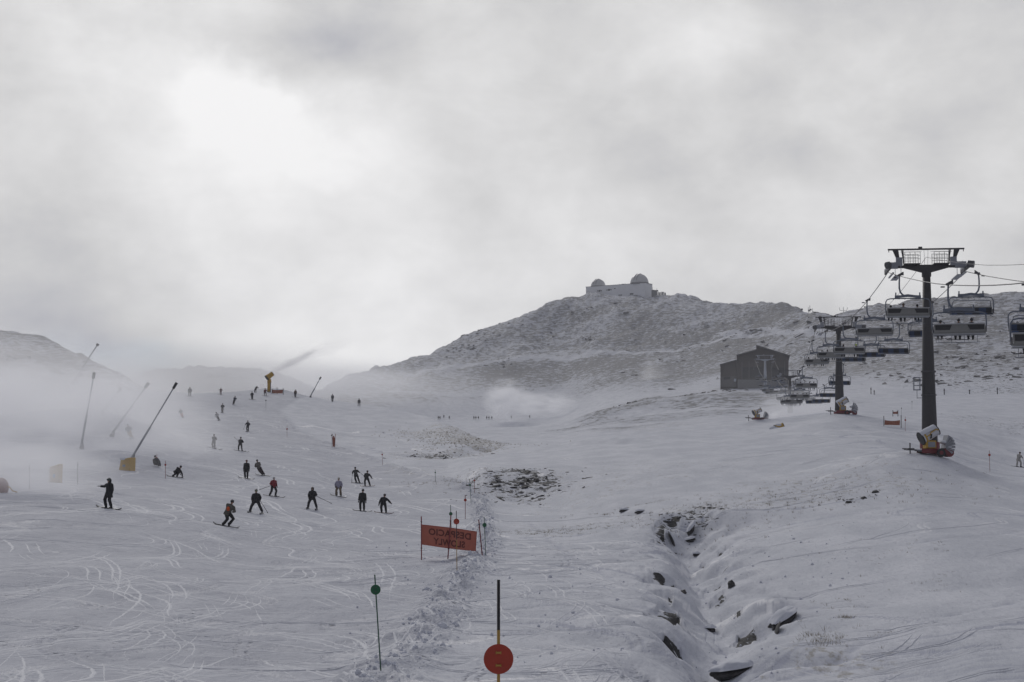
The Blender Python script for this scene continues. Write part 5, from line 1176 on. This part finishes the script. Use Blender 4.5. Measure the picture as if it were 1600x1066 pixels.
person(PG(284,653), 'skier in dark jacket with rust red trousers throwing up snow spray', jacket=NAVY, legs=(.30,.04,.02), ps=pose(hip=(-.1,0,.76),lean=(-.25,.1),feet=((.12,0),(.28,0)),hands=((-.5,-.1,.85),(.15,-.1,1.0))), gear='ski', vox=N2)
person(PG(203.5,685), 'skier in dark jacket with mustard trousers near the second lance', jacket=DARK, legs=(.28,.17,.02), ps=pose(hip=(-.15,0,.74),lean=(-.2,.2),feet=((.1,0),(.28,0)),hands=((-.5,-.1,.85),(.2,-.1,1.0))), gear='ski', vox=N2)
person(PG(187,613.5), 'skier in dark red jacket near the rocky skyline above the lances', jacket=DRED, ps=pose(hip=(0,0,.80),lean=(.1,.2),feet=((-.3,0),(.2,0)),hands=((-.5,-.1,.9),(-.2,-.2,1.0))), gear='ski', vox=N2, H_=1.8)
# along the crest
person(PG(296.5,619.5), 'stocky dark grey figure standing at the crest on a board', jacket=(.05,.055,.06), ps=pose(feet=((-.15,0),(.15,0)),hands=((-.36,-.05,.85),(.36,-.05,.85))), gear='board', vox=N2, H_=1.95)
person(PG(345,617), 'small reddish figure cut off by the crest, arm held out', jacket=(.10,.03,.03), legs=(.10,.03,.03), ps=pose(feet=((-.12,0),(.12,0)),hands=((-.45,-.1,1.1),(.40,-.1,1.0))), gear='board', vox=N2, H_=1.5)
person(PG(394,624.5), 'dark snowboarder gliding below the crest left of the cannon', ps=pose(hip=(0,0,.86),lean=(-.08,.1),feet=((-.08,0),(.14,0)),hands=((-.35,-.1,.9),(.25,-.1,.95))), gear='board', vox=N2)
person(PG(399.5,614), 'dark figure stooping forward beside the cannon post', ps=pose(hip=(-.05,0,.84),lean=(.55,.1),feet=((-.25,0),(.05,0)),hands=((.2,-.2,.85),(.5,-.2,1.2)),head=(.2,0)), gear=None, vox=N2)
person(PG(414.5,618.5), 'snowboarder in maroon jacket directly below the cannon', jacket=(.13,.03,.035), legs=(.05,.03,.03), ps=pose(hip=(0,0,.82),lean=(-.05,.2),feet=((-.2,0),(.2,0)),hands=((-.3,-.2,.8),(.45,-.1,.95))), gear='board', vox=N2)
person(PG(461.5,621), 'upright figure with a brownish front standing right of the orange net', jacket=(.07,.045,.03), ps=pose(feet=((-.1,0),(.1,0)),hands=((-.28,-.05,.85),(.28,-.05,.85))), gear='board', vox=N2, H_=1.8)
person(PG(519.5,627.5), 'misty figure standing where the rocky flank meets the crest', jacket=(.07,.07,.075), legs=(.07,.07,.075), ps=pose(feet=((-.1,0),(.1,0))), gear='ski', vox=N2)
person(PG(561,634.5), 'faint grey figure on the downslope of the crest in front of the big hill', jacket=(.08,.08,.085), legs=(.08,.08,.085), ps=pose(feet=((-.2,0),(.2,0))), gear='ski', vox=N2)
pf = None
far = [(575.5,637.5,'faint tiny figure low behind the crest below the grey one'),(604,643,'tiny speck of a skier just behind the falling crest line'),(620.5,646.5,'lowest tiny skier behind the falling crest line')]
for px_,py_,lb in []: person(ground(px_,py_), lb, jacket=(.06,.06,.06), legs=(.06,.06,.06), gear=None, vox=.05, H_=1.7)
CAND = [(661.5,655),(685,655),(687.5,655),(693.5,653),(702,654.5),(740.5,655),(743.5,655),(747.5,655),(760.5,655),(764,655),(768.5,655),(799,654),(827.5,653)]
LBF = ['tiny skier standing apart on the far valley snow','first of two tiny skiers close together on the valley snow','second of two tiny skiers close together on the valley snow','tiny skier a little above the close pair','tiny skier just past the close pair, by the grey slope','tiny skier first in the far queue','tiny skier second in the far queue','tiny skier third in the far queue','tiny skier fourth in the far queue','tiny skier fifth in the far queue','tiny skier last in the far queue','tiny lone skier before the plume','tiny lone skier below the low rocky rise']
for i,((px_,py_),lb) in enumerate(zip(CAND,LBF)):
    P = ground(px_, py_+.6, dmin=420, dmax=1000)
    if pf is None: pf,_,_ = person(P, lb, jacket=(.06,.055,.055), legs=(.05,.05,.055), gear=None, vox=.06, H_=1.75, grp='tiny skiers on the valley floor'); q = pf
    else: q = copy_tree(pf)
    q.location = P; tag(q, lb); q['group'] = 'tiny skiers on the valley floor'

# ------------------------------------------------------------------ riders on the lift, seen from behind
def seated(chair, slot, lab, jacket, hat, H_=1.72, gear=None, proto=None):
    loc = chair.location + Euler((0,0,chair.rotation_euler.z)).to_matrix() @ Vector((slot, .14, -3.03))
    if proto is not None:
        q = copy_tree(proto); q.location = loc; q.rotation_euler = (0,0,chair.rotation_euler.z+math.pi); tag(q, lb); q['label'] = lab; return q
    ps = pose(hip=(0,0,.12), lean=(0,-.12), feet=((-.14,-.46,-.42),(.14,-.46,-.42)), hands=((-.2,-.42,.30),(.2,-.42,.30)), knee=(0,-1,1.2), tl=.46)
    g, _, _ = person(loc, lab, jacket=jacket, legs=(.02,.02,.024), hat=hat, ps=ps, face=chair.rotation_euler.z+math.pi, gear=gear, H_=H_, vox=.024, grp='riders sitting on the rising chairs')
    return g
SL = [-1.3,-.78,-.26,.26,.78,1.3]
seated(CHU[0], -.78, 'snowboarder sitting on the chair at the frame edge', BLACK, BLACK, gear='board')
a1 = seated(CHU[1], -1.12, 'hunched dark rider at the outer end of the large three-rider chair', BLACK, (.02,.02,.02), H_=1.55, gear='ski')
seated(CHU[1], .0, 'dark-hatted rider in the middle of the large three-rider chair', DARK, (.03,.025,.025), gear='board')
seated(CHU[1], .80, 'rider with dark hood near the tower-free end of the large three-rider chair', (.06,.06,.07), (.02,.02,.03), H_=1.78)
seated(CHU[2], -1.3, 'short rider at the far end of the chair overlapping the big column', DARK, BLACK, H_=1.5)
seated(CHU[2], -.35, 'rider with brownish hood in the middle of the chair overlapping the big column', (.05,.045,.035), (.09,.06,.04), H_=1.8)
seated(CHU[2], .7, 'rider next to the big column on the overlapping chair', DARK, BLACK, H_=1.6)
seated(CHU[4], -.62, 'rider in black beside the one with a yellow-green helmet', BLACK, BLACK)
seated(CHU[4], .72, 'rider wearing a yellow-green helmet', DARK, (.35,.50,.03), H_=1.78)
for ci, slots, desc in ((5,[-1.05,-.4,.35,1.1],'chair passing the second column'),(6,[-1.1,-.2,.8],'chair under the second tower head'),(7,[-.9,.5,1.15],'lone chair between second tower and hut'),(8,[-1.1,-.4,.6,1.2],'chair crossing the hut corner'),(9,[-1.1,-.3,.5,1.2],'lowest chair of the distant bunch'),(10,[-1.2,-.4,.3,1.1],'chair fading over the misty tower')):
    for k, s__ in enumerate(slots):
        seated(CHU[ci], s__, f'{ORD[k]} dark rider from the outer end on the {desc}', BLACK, BLACK, proto=a1 if (k+ci)%2 else None, H_=1.7) if (k+ci)%2==0 and ci<7 else seated(CHU[ci], s__, f'{ORD[k]} dark rider from the outer end on the {desc}', BLACK, BLACK, proto=a1)
# ------------------------------------------------------------------ blown snow
mist(15,672,165, 25,58,12, 0.18,'thick blown snow mist round the lances',1, pat=.97, cover=.50, noisesc=2.6)
mist(105,640,215, 17,45,11, 0.0648,'thinner veil of mist above the lances',2, pat=.95, cover=.5, noisesc=3)
mist(-60,640,260, 40,60,16, 0.021,'mist bank drifting over the slope edge',3, pat=.9, cover=.48, noisesc=3)
mist(140,705,196, 8,16,4.0, 0.24,'denser snow spray behind the padded box',4, pat=.8, cover=.5)
mist(320,592,620, 75,90,17, 0.034,'cloud of blown snow hiding the far ridge',5, pat=.6, cover=.45)
mist(525,600,560, 45,60,11, 0.03584,'cannon plume spreading over the hill flank',6, pat=.75, cover=.45)
mist(457,566,402, 9.5,4,1.2, 0.5,'dark dense jet leaving the crest cannon',7, tilt=R(27), pat=.9, cover=.45, name='snow_jet', noisesc=3, soft=1.0, col=(.80,.80,.82))
mist(600,600,720, 70,60,18, 0.01,'haze of artificial snow across the lower hill',8, pat=.7, cover=.45)
mist(790,625,760, 14,30,13, 0.252,'bright snow plume standing up from the valley floor',9, pat=.97, cover=.54, noisesc=3.2)
mist(845,632,790, 24,30,8, 0.216,'bright snow plume drifting along the valley floor',10, pat=.97, cover=.54, noisesc=3.2)
mist(1020,595,800, 10,20,16, 0.06,'small vertical snow plume on the hill',11, pat=.8, cover=.5)
mist(1255,640,370, 14,22,6.5, 0.09,'snow cloud round the misty tower foot',12, pat=.5, cover=.42)
mist(1200,655,345, 4.4,4,1.0, 0.5,'white jet from the working gun',13, tilt=R(30), pat=.6, cover=.4, name='snow_jet')
mist(1350,590,480, 22,35,24, 0.0048,'snow veil drifting between the towers',14, pat=.6, cover=.45)
mist(1180,600,560, 26,34,16, 0.00192,'haze of snow in front of the hut',15, pat=.5, cover=.4)
mist(690,610,800, 50,50,22, 0.004,'faint snow veil on the hill foot',16, pat=.7, cover=.45)
mist(232,800,100, 2.1,.5,.16, 0.9,'snow spray trailing from the pointing snowboarder',17, tilt=R(-6), pat=.4, cover=.4, name='snow_spray')
mist(272,644,330, 2.6,1,.9, 0.5,'snow spray behind the skier with rust red trousers',18, pat=.6, cover=.45, name='snow_spray')
mist(392,672,300, 2.2,.8,.45, 0.5,'snow spray round the lone descending skier',19, pat=.6, cover=.45, name='snow_spray')
mist(420,671.5,300, 1.8,.5,.2, 0.7,'streak of loose snow beside the lone skier',20, pat=.5, cover=.4, name='snow_spray')

mist(22,738,110, 9.5,9,2.8, 0.264,'low mist drifting in front of the padded block and hydrant',21, pat=.9, cover=.45, noisesc=2.4)
mist(60,610,240, 26,40,9, 0.025,'wispy top of the mist bank at the rocky slope',22, pat=.97, cover=.54, noisesc=3.2)

mist(505,548,410, 13,7,3.0, .09,'spreading ragged end of the cannon jet',23, tilt=R(22), pat=.97, cover=.52, noisesc=3.0, name='snow_jet', col=(.86,.86,.88))
cam = bpy.data.cameras.new('camera'); co = bpy.data.objects.new('camera', cam); C.objects.link(co)
cam.sensor_fit = 'HORIZONTAL'; cam.sensor_width = 36; cam.lens = 36*F/1600; cam.clip_start = .1; cam.clip_end = 6000
co.location = (0,0,0); co.rotation_euler = (math.pi/2+PIT, 0, 0); SC.camera = co
vs = SC.view_settings; vs.view_transform = 'Standard'; vs.look = 'None'; vs.exposure = 0; vs.gamma = 1; vs.use_curve_mapping = False
cy = SC.cycles; cy.max_bounces = 8; cy.diffuse_bounces = 3; cy.glossy_bounces = 2; cy.transmission_bounces = 4; cy.volume_bounces = 4; cy.transparent_max_bounces = 8
cy.volume_max_steps = 128; cy.use_denoising = True; cy.denoiser = 'OPENIMAGEDENOISE'
cy.use_adaptive_sampling = True; cy.adaptive_threshold = .015
